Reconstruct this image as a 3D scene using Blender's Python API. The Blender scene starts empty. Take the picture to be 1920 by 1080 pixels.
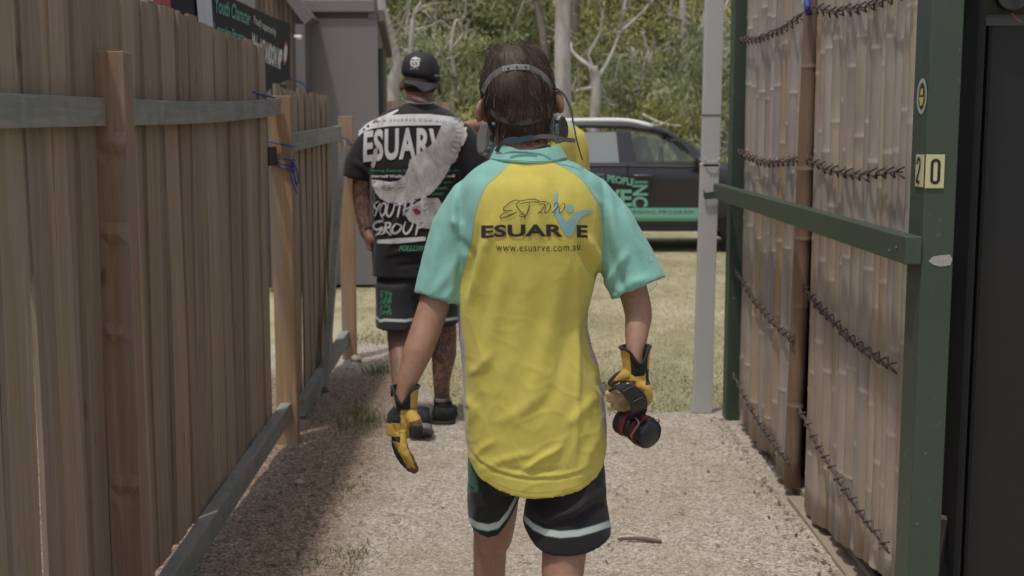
import bpy, bmesh, math, random
from mathutils import Vector, Matrix, noise
from mathutils.bvhtree import BVHTree
random.seed(7)
rnd = random.random
def U(a, b): return a + (b - a) * random.random()
# ------------------------------------------------------------------ camera, sky, sun, exposure
SC = bpy.context.scene
COL = SC.collection
F, PITCH, H = 2350.0, math.atan(300 / 2350), 1.5
cam = bpy.data.cameras.new('camera'); camo = bpy.data.objects.new('camera', cam); COL.objects.link(camo)
camo.location = (0, 0, H); camo.rotation_euler = (math.pi / 2 - PITCH, 0, 0)
cam.sensor_width = 36; cam.lens = 36 * F / 1920; cam.clip_end = 600; cam.clip_start = .05
cam.dof.use_dof = True; cam.dof.focus_distance = 2.72; cam.dof.aperture_fstop = 7.0
SC.camera = camo
SC.view_settings.view_transform = 'Standard'; SC.view_settings.look = 'None'
SC.view_settings.gamma = 1; SC.view_settings.exposure = -0.22
TO_SUN = Vector((-.20, -.26, .945)).normalized()
W = bpy.data.worlds.new('World'); SC.world = W; W.use_nodes = True
nt = W.node_tree; bg = nt.nodes['Background']
sky = nt.nodes.new('ShaderNodeTexSky'); sky.sky_type = 'NISHITA'; sky.sun_disc = False
sky.sun_elevation = math.asin(TO_SUN.z); sky.sun_rotation = math.atan2(TO_SUN.x, TO_SUN.y)
sky.air_density = 1.0; sky.dust_density = 3.0; sky.ozone_density = .6
hs = nt.nodes.new('ShaderNodeHueSaturation'); hs.inputs['Saturation'].default_value = .5   # thin high cloud greys the sky
nt.links.new(sky.outputs[0], hs.inputs['Color']); nt.links.new(hs.outputs[0], bg.inputs[0]); bg.inputs[1].default_value = .15
sun = bpy.data.lights.new('sun', 'SUN'); sun.energy = 2.3; sun.angle = math.radians(3.0); sun.color = (1, .95, .87)
suno = bpy.data.objects.new('sun', sun); COL.objects.link(suno)
suno.rotation_euler = TO_SUN.to_track_quat('Z', 'Y').to_euler(); suno.location = (0, 0, 20)

def ray(px, py):
    c, s = math.cos(PITCH), math.sin(PITCH); u = (540 - py) / F
    return Vector(((px - 960) / F, c + u * s, -s + u * c))
def at(px, py, Y):
    r = ray(px, py); t = Y / r.y; return Vector((r.x * t, Y, H + r.z * t))
def atX(px, py, X):
    r = ray(px, py); t = X / r.x; return Vector((X, r.y * t, H + r.z * t))
def pix(v):
    c, s = math.cos(PITCH), math.sin(PITCH); z = v[2] - H
    d = v[1] * c - z * s
    return 960 + F * v[0] / d, 540 - F * (z * c + v[1] * s) / d
# ------------------------------------------------------------------ materials
def new_mat(name):
    m = bpy.data.materials.new(name); m.use_nodes = True
    return m, m.node_tree, m.node_tree.nodes['Principled BSDF']
def ramp(t, src, stops):
    r = t.nodes.new('ShaderNodeValToRGB'); t.links.new(src, r.inputs[0])
    e = r.color_ramp.elements
    while len(e) < len(stops): e.new(.5)
    for i, (p, c) in enumerate(stops): e[i].position = p; e[i].color = (*c, 1)
    return r.outputs[0]
def coords(t, scale=(1, 1, 1), kind='Object'):
    tc = t.nodes.new('ShaderNodeTexCoord'); mp = t.nodes.new('ShaderNodeMapping')
    mp.inputs['Scale'].default_value = scale; t.links.new(tc.outputs[kind], mp.inputs[0]); return mp.outputs[0]
def tnoise(t, vec, scale, detail=6, rough=.55, dist=0):
    n = t.nodes.new('ShaderNodeTexNoise'); t.links.new(vec, n.inputs['Vector'])
    n.inputs['Scale'].default_value = scale; n.inputs['Detail'].default_value = detail
    n.inputs['Roughness'].default_value = rough; n.inputs['Distortion'].default_value = dist
    return n.outputs['Fac']
def mixc(t, fac, a, b, mode='MIX'):
    m = t.nodes.new('ShaderNodeMix'); m.data_type = 'RGBA'; m.blend_type = mode
    for i, v in ((0, fac), (6, a), (7, b)):
        if isinstance(v, (int, float)): m.inputs[i].default_value = v
        elif isinstance(v, tuple): m.inputs[i].default_value = (*v, 1)
        else: t.links.new(v, m.inputs[i])
    return m.outputs[2]
def math_(t, op, a, b=0.0, c=0.0):
    m = t.nodes.new('ShaderNodeMath'); m.operation = op
    for i, v in enumerate((a, b, c)):
        if isinstance(v, (int, float)): m.inputs[i].default_value = v
        else: t.links.new(v, m.inputs[i])
    return m.outputs[0]
def bump(t, b, h, strength, dist=.01):
    n = t.nodes.new('ShaderNodeBump'); n.inputs['Strength'].default_value = strength
    n.inputs['Distance'].default_value = dist; t.links.new(h, n.inputs['Height']); t.links.new(n.outputs[0], b.inputs['Normal'])
def attr(t, name):
    a = t.nodes.new('ShaderNodeAttribute'); a.attribute_name = name; return a
def step(t, v, w=1.0):
    m = t.nodes.new('ShaderNodeMapRange'); t.links.new(v, m.inputs[0])
    m.inputs[1].default_value = -w; m.inputs[2].default_value = w; return m.outputs[0]
_mc = {}
def simple(name, col, rough=.6, metal=0, var=.25, scale=12, bmp=.15, stretch=(1, 1, 1), bd=.004):
    """a plain material whose colour and relief still vary a little over the surface"""
    if name in _mc: return _mc[name]
    m, t, b = new_mat(name); v = coords(t, stretch)
    n = tnoise(t, v, scale, 5, .6)
    c = mixc(t, n, tuple(x * (1 - var) for x in col), tuple(min(1, x * (1 + var)) for x in col))
    t.links.new(c, b.inputs['Base Color'])
    b.inputs['Roughness'].default_value = rough; b.inputs['Metallic'].default_value = metal
    if bmp: bump(t, b, tnoise(t, v, scale * 6, 4, .6), bmp, bd)
    _mc[name] = m; return m
def wood(name, a, b_, grain=(30, 30, 1.1), rough=.85, stain=None, knots=True, bs=.35):
    m, t, b = new_mat(name)
    v = coords(t, grain); n = tnoise(t, v, 2.2, 8, .68, .5)
    r = attr(t, 'shade').outputs['Fac']
    c = ramp(t, n, [(.25, tuple(x * .7 for x in a)), (.5, a), (.72, b_)])
    big = tnoise(t, coords(t, (2, 2, .5)), 2.2, 4)
    c = mixc(t, math_(t, 'MULTIPLY', big, .6), c, tuple(x * .9 for x in b_))
    if stain:
        sn = tnoise(t, coords(t, (7, 2.2, 7)), 1.5, 5, .6, 1.2)
        c = mixc(t, ramp(t, sn, [(.42, (0, 0, 0)), (.64, (.8, .8, .8))]), c, stain)
    vo = t.nodes.new('ShaderNodeTexVoronoi'); t.links.new(coords(t, (9, 9, 2.6)), vo.inputs['Vector']); vo.inputs['Scale'].default_value = 1.0
    c = mixc(t, ramp(t, vo.outputs['Distance'], [(.03, (.7, .7, .7)), (.10, (0, 0, 0))]), c, tuple(x * .35 for x in a))
    gs = tnoise(t, coords(t, (14, 14, .5)), 1.3, 3); c = mixc(t, ramp(t, gs, [(.5, (0, 0, 0)), (.72, (.55, .55, .55))]), c, tuple(sum(b_)/3*q for q in (1.0, .96, .93)))
    k = t.nodes.new('ShaderNodeVectorMath'); k.operation = 'SCALE'; t.links.new(c, k.inputs[0])
    t.links.new(math_(t, 'ADD', math_(t, 'MULTIPLY', r, .5), .75), k.inputs['Scale'])
    t.links.new(k.outputs[0], b.inputs['Base Color']); b.inputs['Roughness'].default_value = rough
    b.inputs['Specular IOR Level'].default_value = .25
    bump(t, b, n, bs, .004); return m
# ------------------------------------------------------------------ mesh builder
class MB:
    def __init__(s): s.v = []; s.f = []; s.mi = []; s.at = {}
    def add(s, vs, fs, mi=0, shade=None):
        o = len(s.v); s.v += [tuple(v) for v in vs]; s.f += [tuple(i + o for i in f) for f in fs]; s.mi += [mi] * len(fs)
        if shade is not None:
            for i in range(o, len(s.v)): s.at[i] = shade
    def box(s, lo, hi, mi=0, shade=None, M=None, jit=0):
        x0, y0, z0 = lo; x1, y1, z1 = hi
        vs = [Vector(p) for p in ((x0,y0,z0),(x1,y0,z0),(x1,y1,z0),(x0,y1,z0),(x0,y0,z1),(x1,y0,z1),(x1,y1,z1),(x0,y1,z1))]
        if M: vs = [M @ v for v in vs]
        if jit: vs = [v + Vector((U(-jit, jit), U(-jit, jit), U(-jit, jit))) for v in vs]
        s.add(vs, [(0,3,2,1),(4,5,6,7),(0,1,5,4),(1,2,6,5),(2,3,7,6),(3,0,4,7)], mi, shade)
    def tube(s, path, rad, seg=10, mi=0, cap=True, flat=None, shade=None):
        """rings round a path; rad a number or a list; flat=(axis vector, factor) squashes the section along that axis"""
        P = [Vector(p) for p in path]; n = len(P)
        if not hasattr(rad, '__len__'): rad = [rad] * n
        vs = []; prev = None
        for i in range(n):
            d = (P[min(i + 1, n - 1)] - P[max(i - 1, 0)]).normalized()
            if prev is None:
                up = Vector((0, 0, 1)) if abs(d.z) < .9 else Vector((0, 1, 0)); a = d.cross(up).normalized()
            else: a = (prev - d * prev.dot(d)).normalized()
            prev = a; b = d.cross(a)
            for k in range(seg):
                th = 2 * math.pi * k / seg; o = (a * math.cos(th) + b * math.sin(th)) * rad[i]
                if flat: ax = Vector(flat[0]).normalized(); o -= ax * o.dot(ax) * (1 - flat[1])
                vs.append(P[i] + o)
        s.rings(vs, n, seg, mi, cap, shade)
    def rings(s, vs, n, seg, mi=0, cap=True, shade=None):
        fs = [(i*seg+k, i*seg+(k+1)%seg, (i+1)*seg+(k+1)%seg, (i+1)*seg+k) for i in range(n-1) for k in range(seg)]
        if cap: fs += [tuple(range(seg))[::-1], tuple((n-1)*seg+k for k in range(seg))]
        s.add(vs, fs, mi, shade)
    def ell(s, c, r, seg=16, rg=10, mi=0, M=None, shade=None):
        c = Vector(c); r = r if hasattr(r, '__len__') else (r, r, r); vs = []
        for i in range(1, rg):
            ph = math.pi * i / rg
            for k in range(seg):
                th = 2 * math.pi * k / seg
                v = Vector((r[0]*math.sin(ph)*math.cos(th), r[1]*math.sin(ph)*math.sin(th), r[2]*math.cos(ph)))
                vs.append(c + (M @ v if M else v))
        t = Vector((0, 0, r[2])); n = len(vs); vs += [c + (M @ t if M else t), c - (M @ t if M else t)]
        fs = [(i*seg+k, (i+1)*seg+k, (i+1)*seg+(k+1)%seg, i*seg+(k+1)%seg) for i in range(rg-2) for k in range(seg)]
        fs += [(n, k, (k+1) % seg) for k in range(seg)] + [(n+1, (rg-2)*seg+(k+1) % seg, (rg-2)*seg+k) for k in range(seg)]
        s.add(vs, fs, mi, shade)
    def prism(s, poly, thick, M=None, mi=0, shade=None):
        """a flat outline (x, z) given a thickness along y"""
        n = len(poly); vs = [Vector((x, 0, z)) for x, z in poly] + [Vector((x, thick, z)) for x, z in poly]
        if M: vs = [M @ v for v in vs]
        s.add(vs, [tuple(range(n)), tuple(range(n, 2*n))[::-1]] + [(i, i+n, (i+1) % n+n, (i+1) % n) for i in range(n)], mi, shade)
    def mesh(s, name, mats=(), smooth=False, fix=True):
        me = bpy.data.meshes.new(name); me.from_pydata(s.v, [], s.f)
        for m in mats: me.materials.append(m)
        if s.mi and len(mats) > 1: me.polygons.foreach_set('material_index', s.mi)
        a = me.attributes.new('shade', 'FLOAT', 'POINT')
        a.data.foreach_set('value', [s.at.get(i, .5) for i in range(len(s.v))])
        if fix:
            bm = bmesh.new(); bm.from_mesh(me); bmesh.ops.recalc_face_normals(bm, faces=bm.faces); bm.to_mesh(me); bm.free()
        if smooth: me.polygons.foreach_set('use_smooth', [True] * len(me.polygons))
        me.update(); return me
    def build(s, name, mats, parent=None, smooth=False, fix=True, bevel=0):
        if not isinstance(mats, (list, tuple)): mats = [mats]
        o = link(name, s.mesh(name, mats, smooth, fix), parent)
        if bevel:
            md = o.modifiers.new('bevel', 'BEVEL'); md.width = bevel; md.segments = 2; md.limit_method = 'ANGLE'
        return o
def link(name, data, parent=None):
    o = bpy.data.objects.new(name, data); COL.objects.link(o)
    if parent:
        o.parent = parent; o.matrix_parent_inverse = Matrix.Translation(-parent.location) if parent.type == 'EMPTY' else Matrix.Identity(4)
    return o
def tag(o, label=None, cat=None, group=None, kind=None):
    if label: o['label'] = label
    if cat: o['category'] = cat
    if group: o['group'] = group
    if kind: o['kind'] = kind
    return o
def thing(name, label, cat, loc=(0, 0, 0), group=None):
    o = bpy.data.objects.new(name, None); COL.objects.link(o); o.location = loc; o.empty_display_size = .1
    return tag(o, label, cat, group)
def spline(pts, n=6):
    P = [Vector(p) for p in pts]; out = []
    for i in range(len(P) - 1):
        a, b, c, d = P[max(i-1, 0)], P[i], P[i+1], P[min(i+2, len(P)-1)]
        for k in range(n):
            t = k / n; out.append(.5*((2*b) + (c-a)*t + (2*a-5*b+4*c-d)*t*t + (3*b-a-3*c+d)*t**3))
    out.append(P[-1]); return out
def interp(tab, y):
    if y <= tab[0][0]: return tab[0][1]
    for (a, u), (b, v) in zip(tab, tab[1:]):
        if y <= b: return u + (v - u) * (y - a) / (b - a)
    return tab[-1][1]
def organic(name, mb, voxel, mats, parent=None, smooth=6, face_mat=None, disp=None, attrs=None):
    """melt the builder's solids into one continuous skin"""
    tmp = link('tmp', mb.mesh('tmp'))
    r = tmp.modifiers.new('r', 'REMESH'); r.mode = 'VOXEL'; r.voxel_size = voxel; r.adaptivity = 0
    if smooth: s = tmp.modifiers.new('s', 'SMOOTH'); s.iterations = smooth; s.factor = .5
    dg = bpy.context.evaluated_depsgraph_get()
    me = bpy.data.meshes.new_from_object(tmp.evaluated_get(dg))
    bpy.data.objects.remove(tmp)
    me.name = name; me.materials.clear()
    if not isinstance(mats, (list, tuple)): mats = [mats]
    for m in mats: me.materials.append(m)
    if disp:
        nv = [(v.co.copy(), v.normal.copy()) for v in me.vertices]
        for v, (co, no) in zip(me.vertices, nv): v.co = co + disp(co, no)
        me.update()
    for p in me.polygons:
        p.use_smooth = True; p.material_index = face_mat(p.center, p.normal) if face_mat else 0
    for an, fn in (attrs or {}).items():
        a = me.attributes.new(an, 'FLOAT', 'POINT')
        a.data.foreach_set('value', [float(fn(v.co, v.normal)) for v in me.vertices])
    o = link(name, me, parent); return o
# ---- flat prints laid over a surface
def text2d(s, size=1, bold=0, shear=0, xs=1, space=1, align='LEFT'):
    c = bpy.data.curves.new('t', 'FONT'); c.body = s; c.size = size; c.offset = bold; c.shear = shear
    c.space_character = space; c.resolution_u = 4; c.align_x = align
    o = link('t', c); dg = bpy.context.evaluated_depsgraph_get(); me = bpy.data.meshes.new_from_object(o.evaluated_get(dg))
    v = [(q.co.x * xs, q.co.y) for q in me.vertices]; f = [tuple(p.vertices) for p in me.polygons]
    bpy.data.objects.remove(o); return v, f
def fit(vf, x0, x1, y0, y1):
    """scale to a box in pixel coordinates (y down)"""
    v, f = vf; xs = [p[0] for p in v]; ys = [p[1] for p in v]; a, b, c, d = min(xs), max(xs), min(ys), max(ys)
    return [(x0 + (x-a)/(b-a)*(x1-x0), y1 + (y-c)/(d-c)*(y0-y1)) for x, y in v], f
def stroke2d(pts, w, n=5, taper=True):
    P = spline([(x, y, 0) for x, y in pts], n) if n > 1 else [Vector((x, y, 0)) for x, y in pts]; vs = []; m = len(P)
    for i, p in enumerate(P):
        d = (P[min(i+1, m-1)] - P[max(i-1, 0)]).normalized(); t = i / (m-1)
        k = w * .5 * ((.45 + .55 * math.sin(math.pi * min(1, max(0, t)))) if taper else 1)
        vs += [(p.x - d.y*k, p.y + d.x*k), (p.x + d.y*k, p.y - d.x*k)]
    return vs, [(2*i, 2*i+1, 2*i+3, 2*i+2) for i in range(m-1)]
def poly2d(pts): return list(pts), [tuple(range(len(pts)))]
def merge2d(*vfs):
    v, f = [], []
    for a, b in vfs: o = len(v); v += a; f += [tuple(i+o for i in q) for q in b]
    return v, f
def laid(name, vf, mat, parent, bvh, lift, Y, cell=9, thick=None, warp=None, root=None):
    """cut a pixel-space shape into small cells and press it onto the cloth behind it (along +y)"""
    v, f = vf
    if warp: v = [warp(x, y) for x, y in v]
    bm = bmesh.new(); bv = [bm.verts.new((x, y, 0)) for x, y in v]
    for q in f:
        try: bm.faces.new([bv[i] for i in q])
        except ValueError: pass
    bmesh.ops.triangulate(bm, faces=bm.faces)
    xs = [p[0] for p in v]; ys = [p[1] for p in v]
    for ax, lo, hi in ((0, min(xs), max(xs)), (1, min(ys), max(ys))):
        k = math.floor(lo / cell) + 1
        while k * cell < hi:
            co = [0, 0, 0]; no = [0, 0, 0]; co[ax] = k * cell; no[ax] = 1
            bmesh.ops.bisect_plane(bm, geom=bm.verts[:] + bm.edges[:] + bm.faces[:], plane_co=co, plane_no=no); k += 1
    for q in bm.verts:
        w = at(q.co.x, q.co.y, Y); h = bvh.ray_cast(Vector((w.x, Y - 1.2, w.z)), Vector((0, 1, 0)))
        q.co = (h[0] + Vector((0, -1, 0)) * lift + h[1] * 0) if h[0] else w
    bm.normal_update()
    for q in bm.faces:
        if q.normal.y > 0: q.normal_flip()
    me = bpy.data.meshes.new(name); bm.to_mesh(me); bm.free(); me.materials.append(mat)
    for p in me.polygons: p.use_smooth = True
    o = link(name, me, parent)
    return o
def bvh_of(o):
    me = o.data; return BVHTree.FromPolygons([v.co for v in me.vertices], [tuple(p.vertices) for p in me.polygons])
# ------------------------------------------------------------------ ground
def ground_mats():
    m, t, b = new_mat('gravel'); v = coords(t)
    vo = t.nodes.new('ShaderNodeTexVoronoi'); vo.inputs['Scale'].default_value = 95; t.links.new(v, vo.inputs['Vector'])
    vr = t.nodes.new('ShaderNodeSeparateColor'); t.links.new(vo.outputs['Color'], vr.inputs[0])
    peb = ramp(t, vr.outputs[0], [(0, (.24, .185, .14)), (.35, (.40, .355, .30)), (.7, (.48, .43, .37)), (.93, (.57, .525, .46)), (1, (.64, .58, .50))])
    patch = tnoise(t, v, 1.7, 5, .6, .4)
    c = mixc(t, ramp(t, patch, [(.42, (0, 0, 0)), (.66, (.55, .55, .55))]), peb, (.34, .26, .185))
    # brown crushed soil along the timber fence
    sp = t.nodes.new('ShaderNodeSeparateXYZ'); t.links.new(v, sp.inputs[0])
    wob = math_(t, 'MULTIPLY', math_(t, 'SUBTRACT', tnoise(t, v, 2.6, 6, .65), .5), .55)
    edge = math_(t, 'ADD', math_(t, 'ADD', sp.outputs[0], .60), wob)
    far = math_(t, 'MULTIPLY', math_(t, 'SUBTRACT', sp.outputs[1], 7.6), .6)
    e2 = math_(t, 'MAXIMUM', edge, far)
    dk = ramp(t, vr.outputs[1], [(0, (.13, .092, .066)), (.5, (.24, .175, .13)), (1, (.38, .30, .235))])
    c = mixc(t, step(t, e2, .12), dk, c)
    t.links.new(c, b.inputs['Base Color']); b.inputs['Roughness'].default_value = .95; b.inputs['Specular IOR Level'].default_value = .2
    bump(t, b, math_(t, 'ADD', vo.outputs['Distance'], tnoise(t, v, 30, 5)), .7, .012)
    g, t, b = new_mat('lawn'); v = coords(t)
    n = tnoise(t, v, .55, 6, .65, .5); n2 = tnoise(t, coords(t, (1, .35, 1)), 9, 5, .7)
    c = ramp(t, math_(t, 'ADD', math_(t, 'MULTIPLY', n, .65), math_(t, 'MULTIPLY', n2, .35)),
             [(.36, (.21, .205, .11)), (.47, (.30, .27, .16)), (.55, (.39, .345, .225)), (.68, (.48, .42, .29))])
    t.links.new(c, b.inputs['Base Color']); b.inputs['Roughness'].default_value = 1; b.inputs['Specular IOR Level'].default_value = .1
    bump(t, b, n2, .6, .03); return m, g
M_GRAVEL, M_LAWN = ground_mats()
def grid(name, x0, x1, y0, y1, nx, ny, zf, mat, kind='structure'):
    vs = [(x0+(x1-x0)*i/nx, y0+(y1-y0)*j/ny) for j in range(ny+1) for i in range(nx+1)]
    me = bpy.data.meshes.new(name)
    me.from_pydata([(x, y, zf(x, y)) for x, y in vs], [], [(j*(nx+1)+i, j*(nx+1)+i+1, (j+1)*(nx+1)+i+1, (j+1)*(nx+1)+i) for j in range(ny) for i in range(nx)])
    me.materials.append(mat); me.polygons.foreach_set('use_smooth', [True]*len(me.polygons))
    return tag(link(name, me), kind=kind)
def hill(x, y):
    return -.03 + max(0, y - 42) * .115 + (.25 * noise.noise(Vector((x*.08, y*.08, 0))) if y > 25 else 0)
grid('ground', -120, 120, -12, 220, 60, 60, hill, M_LAWN)
def gz(x, y): return .012 * noise.noise(Vector((x*1.3, y*1.3, 0))) + .006*noise.noise(Vector((x*9, y*9, 3)))
def edge_y(x): return 6.62 + .10*noise.noise(Vector((x*2.2, 1, 0))) + .05*noise.noise(Vector((x*9, 1, 0))) + (2.1 * max(0, min(1, (-x-.35)/.5)))
nx, ny = 60, 120
vs, fs = [], []
for j in range(ny+1):
    for i in range(nx+1):
        x = -3.2 + 5.2*i/nx; y0, y1 = -1.0, edge_y(x); y = y0+(y1-y0)*(j/ny)
        vs.append((x, y, gz(x, y) - (.028 if j == ny else 0)))
for j in range(ny):
    for i in range(nx): a = j*(nx+1)+i; fs.append((a, a+1, a+nx+2, a+nx+1))
me = bpy.data.meshes.new('gravel_path'); me.from_pydata(vs, [], fs); me.materials.append(M_GRAVEL)
me.polygons.foreach_set('use_smooth', [True]*len(fs)); tag(link('gravel_path', me), kind='structure')
# loose stones lying in the path
m, t, b = new_mat('pebbles'); r = attr(t, 'shade').outputs['Fac']
t.links.new(ramp(t, r, [(0, (.12, .088, .066)), (.2, (.24, .178, .132)), (.45, (.39, .34, .285)), (.75, (.48, .43, .37)), (.95, (.57, .525, .46)), (1, (.68, .63, .57))]), b.inputs['Base Color'])
b.inputs['Roughness'].default_value = .9; M_PEB = m
oct_v = [(1,0,0),(-1,0,0),(0,1,0),(0,-1,0),(0,0,1),(0,0,-.5)]
oct_f = [(0,2,4),(2,1,4),(1,3,4),(3,0,4),(2,0,5),(1,2,5),(3,1,5),(0,3,5)]
S = MB()
for i in range(50000):
    y = 3.55 + 3.6 * rnd()**1.25; x = U(-1.15, 1.25)
    if y > edge_y(x) - .02*rnd(): continue
    dirt = x < -.60 - .5*(noise.noise(Vector((x*2.6, y*2.6, 0)))*.5)
    s = U(.0018, .0052) * (1.25 if rnd() < .06 else 1); a = U(0, 6.3); ca, sa = math.cos(a), math.sin(a); sx, sy, sz = s*U(.8, 1.5), s*U(.6, 1), s*U(.4, .75)
    S.add([(x+ca*p[0]*sx-sa*p[1]*sy, y+sa*p[0]*sx+ca*p[1]*sy, gz(x, y)+p[2]*sz+.001) for p in oct_v], oct_f, 0, U(0, .55) if dirt else U(.18, 1)**.8)
tag(S.build('gravel_stones', M_PEB, fix=False), 'beige crushed stones scattered loose over the path', 'gravel', kind='stuff')
# bigger stones and litter beside the fence
for i, (px, py, s, lab) in enumerate([(410, 1012, .024, 'pale fist sized stone beside the bottom fence rail'), (562, 908, .020, 'dark lone stone lying in the brown soil left of the glove'),
                                      (1142, 884, .0, ''), (668, 677, .035, 'pale stone at the foot of the last fence post'), (520, 822, .03, 'cream stone by the foot of the middle fence post')]):
    if not s: continue
    r_ = ray(px, py); tt = -H / r_.z; c = Vector((r_.x*tt, r_.y*tt, s*.35))
    q = MB(); q.ell(c, (s*1.2, s, s*.62), 12, 8); o = q.build('stone', simple('stone', (.34, .29, .24), .9, scale=30, bmp=.4), smooth=True)
    for v in o.data.vertices: v.co += Vector(noise.noise_vector(v.co*40)) * s*.3
    tag(o, lab, 'stone')
def gpt(px, py): r_ = ray(px, py); t_ = -H/r_.z; return Vector((r_.x*t_, r_.y*t_, 0))
q = MB(); a, b2 = gpt(1158, 1016), gpt(1240, 1022); q.tube(spline([a+Vector((0,0,.012)), (a+b2)/2+Vector((0,.006,.016)), b2+Vector((0,0,.012))]), [.003,.004,.006,.006,.007,.007,.008,.008,.008,.009,.009,.007,.006], 7)
tag(q.build('stick', simple('stickm', (.14, .095, .075), .9), smooth=True), 'short brown stick lying on the gravel right of the shorts', 'stick')
# ------------------------------------------------------------------ grass
m, t, b = new_mat('blades'); r = attr(t, 'shade').outputs['Fac']
t.links.new(ramp(t, r, [(0, (.11, .14, .055)), (.3, (.20, .205, .095)), (.55, (.34, .30, .18)), (1, (.52, .45, .32))]), b.inputs['Base Color'])
b.inputs['Roughness'].default_value = .8; M_BLADE = m
def blade(S, x, y, z, h, w, lean, sh):
    a = U(0, 6.3); l = U(.2, 1)*lean; dx, dy = math.cos(a)*l*h, math.sin(a)*l*h; p = U(0, 3.1); wx, wy = math.cos(p)*w, math.sin(p)*w
    S.add([(x-wx, y-wy, z), (x+wx, y+wy, z), (x+dx*.4+wx*.7, y+dy*.4+wy*.7, z+h*.6), (x+dx*.4-wx*.7, y+dy*.4-wy*.7, z+h*.6), (x+dx, y+dy, z+h)], [(0,1,2,3),(3,2,4)], 0, sh)
S = MB()
for i in range(900):     # dry leaf litter and bark scraps
    if rnd() < .62: y = 3.7+4.6*rnd(); x = -1.05+abs(random.gauss(0, .28))
    elif rnd() < .6: y = 3.7+2.7*rnd(); x = 1.10-abs(random.gauss(0, .05))
    else: y = 3.7+2.8*rnd(); x = U(-1, 1.1)
    a = U(0, 6.3); l = U(.006, .022); w = l*U(.12, .35); ca, sa = math.cos(a), math.sin(a); z = gz(x, y)+.006
    S.add([(x+ca*l, y+sa*l, z+U(0,.006)), (x-sa*w, y+ca*w, z), (x-ca*l, y-sa*l, z+U(0,.005)), (x+sa*w, y-ca*w, z+.002)], [(0,1,2,3)], 0, U(0,1)**1.5)
m, t, b = new_mat('litter'); t.links.new(ramp(t, attr(t, 'shade').outputs['Fac'], [(0, (.07,.042,.028)), (.5, (.20,.13,.085)), (1, (.42,.33,.23))]), b.inputs['Base Color']); b.inputs['Roughness'].default_value = .9
tag(S.build('leaf_litter', m, fix=False), 'dry brown leaf litter and bark scraps along the path edges', 'leaf litter', kind='stuff')
S = MB()
for i in range(60000):
    y = 6.45 + 10 * rnd()**1.6; x = U(-1.0, 1.35)*y/6.5 if y < 8.5 else U(-1.2, 2.6)*y/9
    if y < edge_y(x) - .10 + .2*noise.noise(Vector((x*5, y*5, 2))): continue
    n = noise.noise(Vector((x*.55+3, y*.55, 0)))*.8 + noise.noise(Vector((x*2.5, y*2.5, 4)))*.5
    sh = min(1, max(0, .56 - n*.5 + U(-.28, .28) - (.22 if y < 7.6 and x > .2 else 0)))
    blade(S, x, y, -.03, U(.006, .020), U(.0015, .003), 1.4, min(1, sh+.08))
tag(S.build('lawn_grass', M_BLADE, fix=False), 'dry yellow green lawn beyond the gravel', 'grass', kind='stuff')
for k, (px, py, n, sp, h, lab) in enumerate([(680, 796, 260, .17, .10, 'green weed tuft growing level with the gloved left wrist'), (715, 700, 150, .12, .09, 'faint weed tuft behind the gloved left arm'),
        (655, 1055, 150, .10, .035, 'small weed patch near the bottom edge by the soil'), (655, 918, 60, .05, .03, 'tiny weed sprig in the soil left of the glove tip'), (700, 640, 160, .2, .07, 'weeds at the foot of the last fence post')]):
    S = MB(); c = gpt(px, py)
    for i in range(n):
        x, y = random.gauss(c.x, sp*.45), random.gauss(c.y, sp*.8); blade(S, x, y, 0, U(.4, 1)*h, U(.0012, .0028), 1.3, U(0, .5))
    tag(S.build('weed_tuft', M_BLADE, fix=False), lab, 'weed', 'weeds beside the fence')
# ------------------------------------------------------------------ trees
def bark(name, a, b_):
    m, t, b = new_mat(name); v = coords(t, (1, 1, .35)); n = tnoise(t, v, 5, 6, .65, .8)
    t.links.new(ramp(t, n, [(.3, a), (.62, b_)]), b.inputs['Base Color']); b.inputs['Roughness'].default_value = .85
    bump(t, b, tnoise(t, v, 22, 5), .4, .02); return m
BARK = bark('pale_bark', (.24, .205, .18), (.50, .46, .42)); BARK2 = bark('brown_bark', (.10, .08, .065), (.25, .21, .18))
def leafm(name, stops):
    m, t, b = new_mat(name); r = attr(t, 'shade').outputs['Fac']
    t.links.new(ramp(t, r, stops), b.inputs['Base Color']); b.inputs['Roughness'].default_value = .65
    b.inputs['Specular IOR Level'].default_value = .2
    tr = t.nodes.new('ShaderNodeBsdfTranslucent'); t.links.new(ramp(t, r, [(p, tuple(min(1, x*1.3) for x in c)) for p, c in stops]), tr.inputs[0])
    mx = t.nodes.new('ShaderNodeMixShader'); mx.inputs[0].default_value = .5
    t.links.new(b.outputs[0], mx.inputs[1]); t.links.new(tr.outputs[0], mx.inputs[2]); t.links.new(mx.outputs[0], t.nodes['Material Output'].inputs[0]); return m
LEAF = [leafm('gum_leaf', [(0, (.10, .125, .05)), (.45, (.29, .325, .14)), (1, (.52, .52, .26))]),
        leafm('grey_leaf', [(0, (.11, .135, .075)), (.45, (.30, .335, .19)), (1, (.51, .53, .34))]),
        leafm('lime_leaf', [(0, (.16, .19, .06)), (.45, (.39, .41, .15)), (1, (.62, .58, .28))])]
def leaf_quads(S, c, r, n, sz, base):
    for _ in range(n):
        d = Vector((random.gauss(0, .5), random.gauss(0, .5), random.gauss(0, .38))) * r; p = c + d
        a = U(0, 6.3); dr = Vector((math.cos(a)*.6, math.sin(a)*.6, -U(.1, 1.1))).normalized() * sz*U(.6, 1.3)
        sd = Vector((U(-1, 1), U(-1, 1), U(-.4, .4))).cross(dr); sd = sd.normalized() * sz * .15 if sd.length > 1e-6 else Vector((sz*.15, 0, 0))
        S.add([p, p+dr*.5+sd, p+dr, p+dr*.5-sd], [(0, 1, 2, 3)], 0, min(1, max(0, base + U(-.22, .22))))
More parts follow.
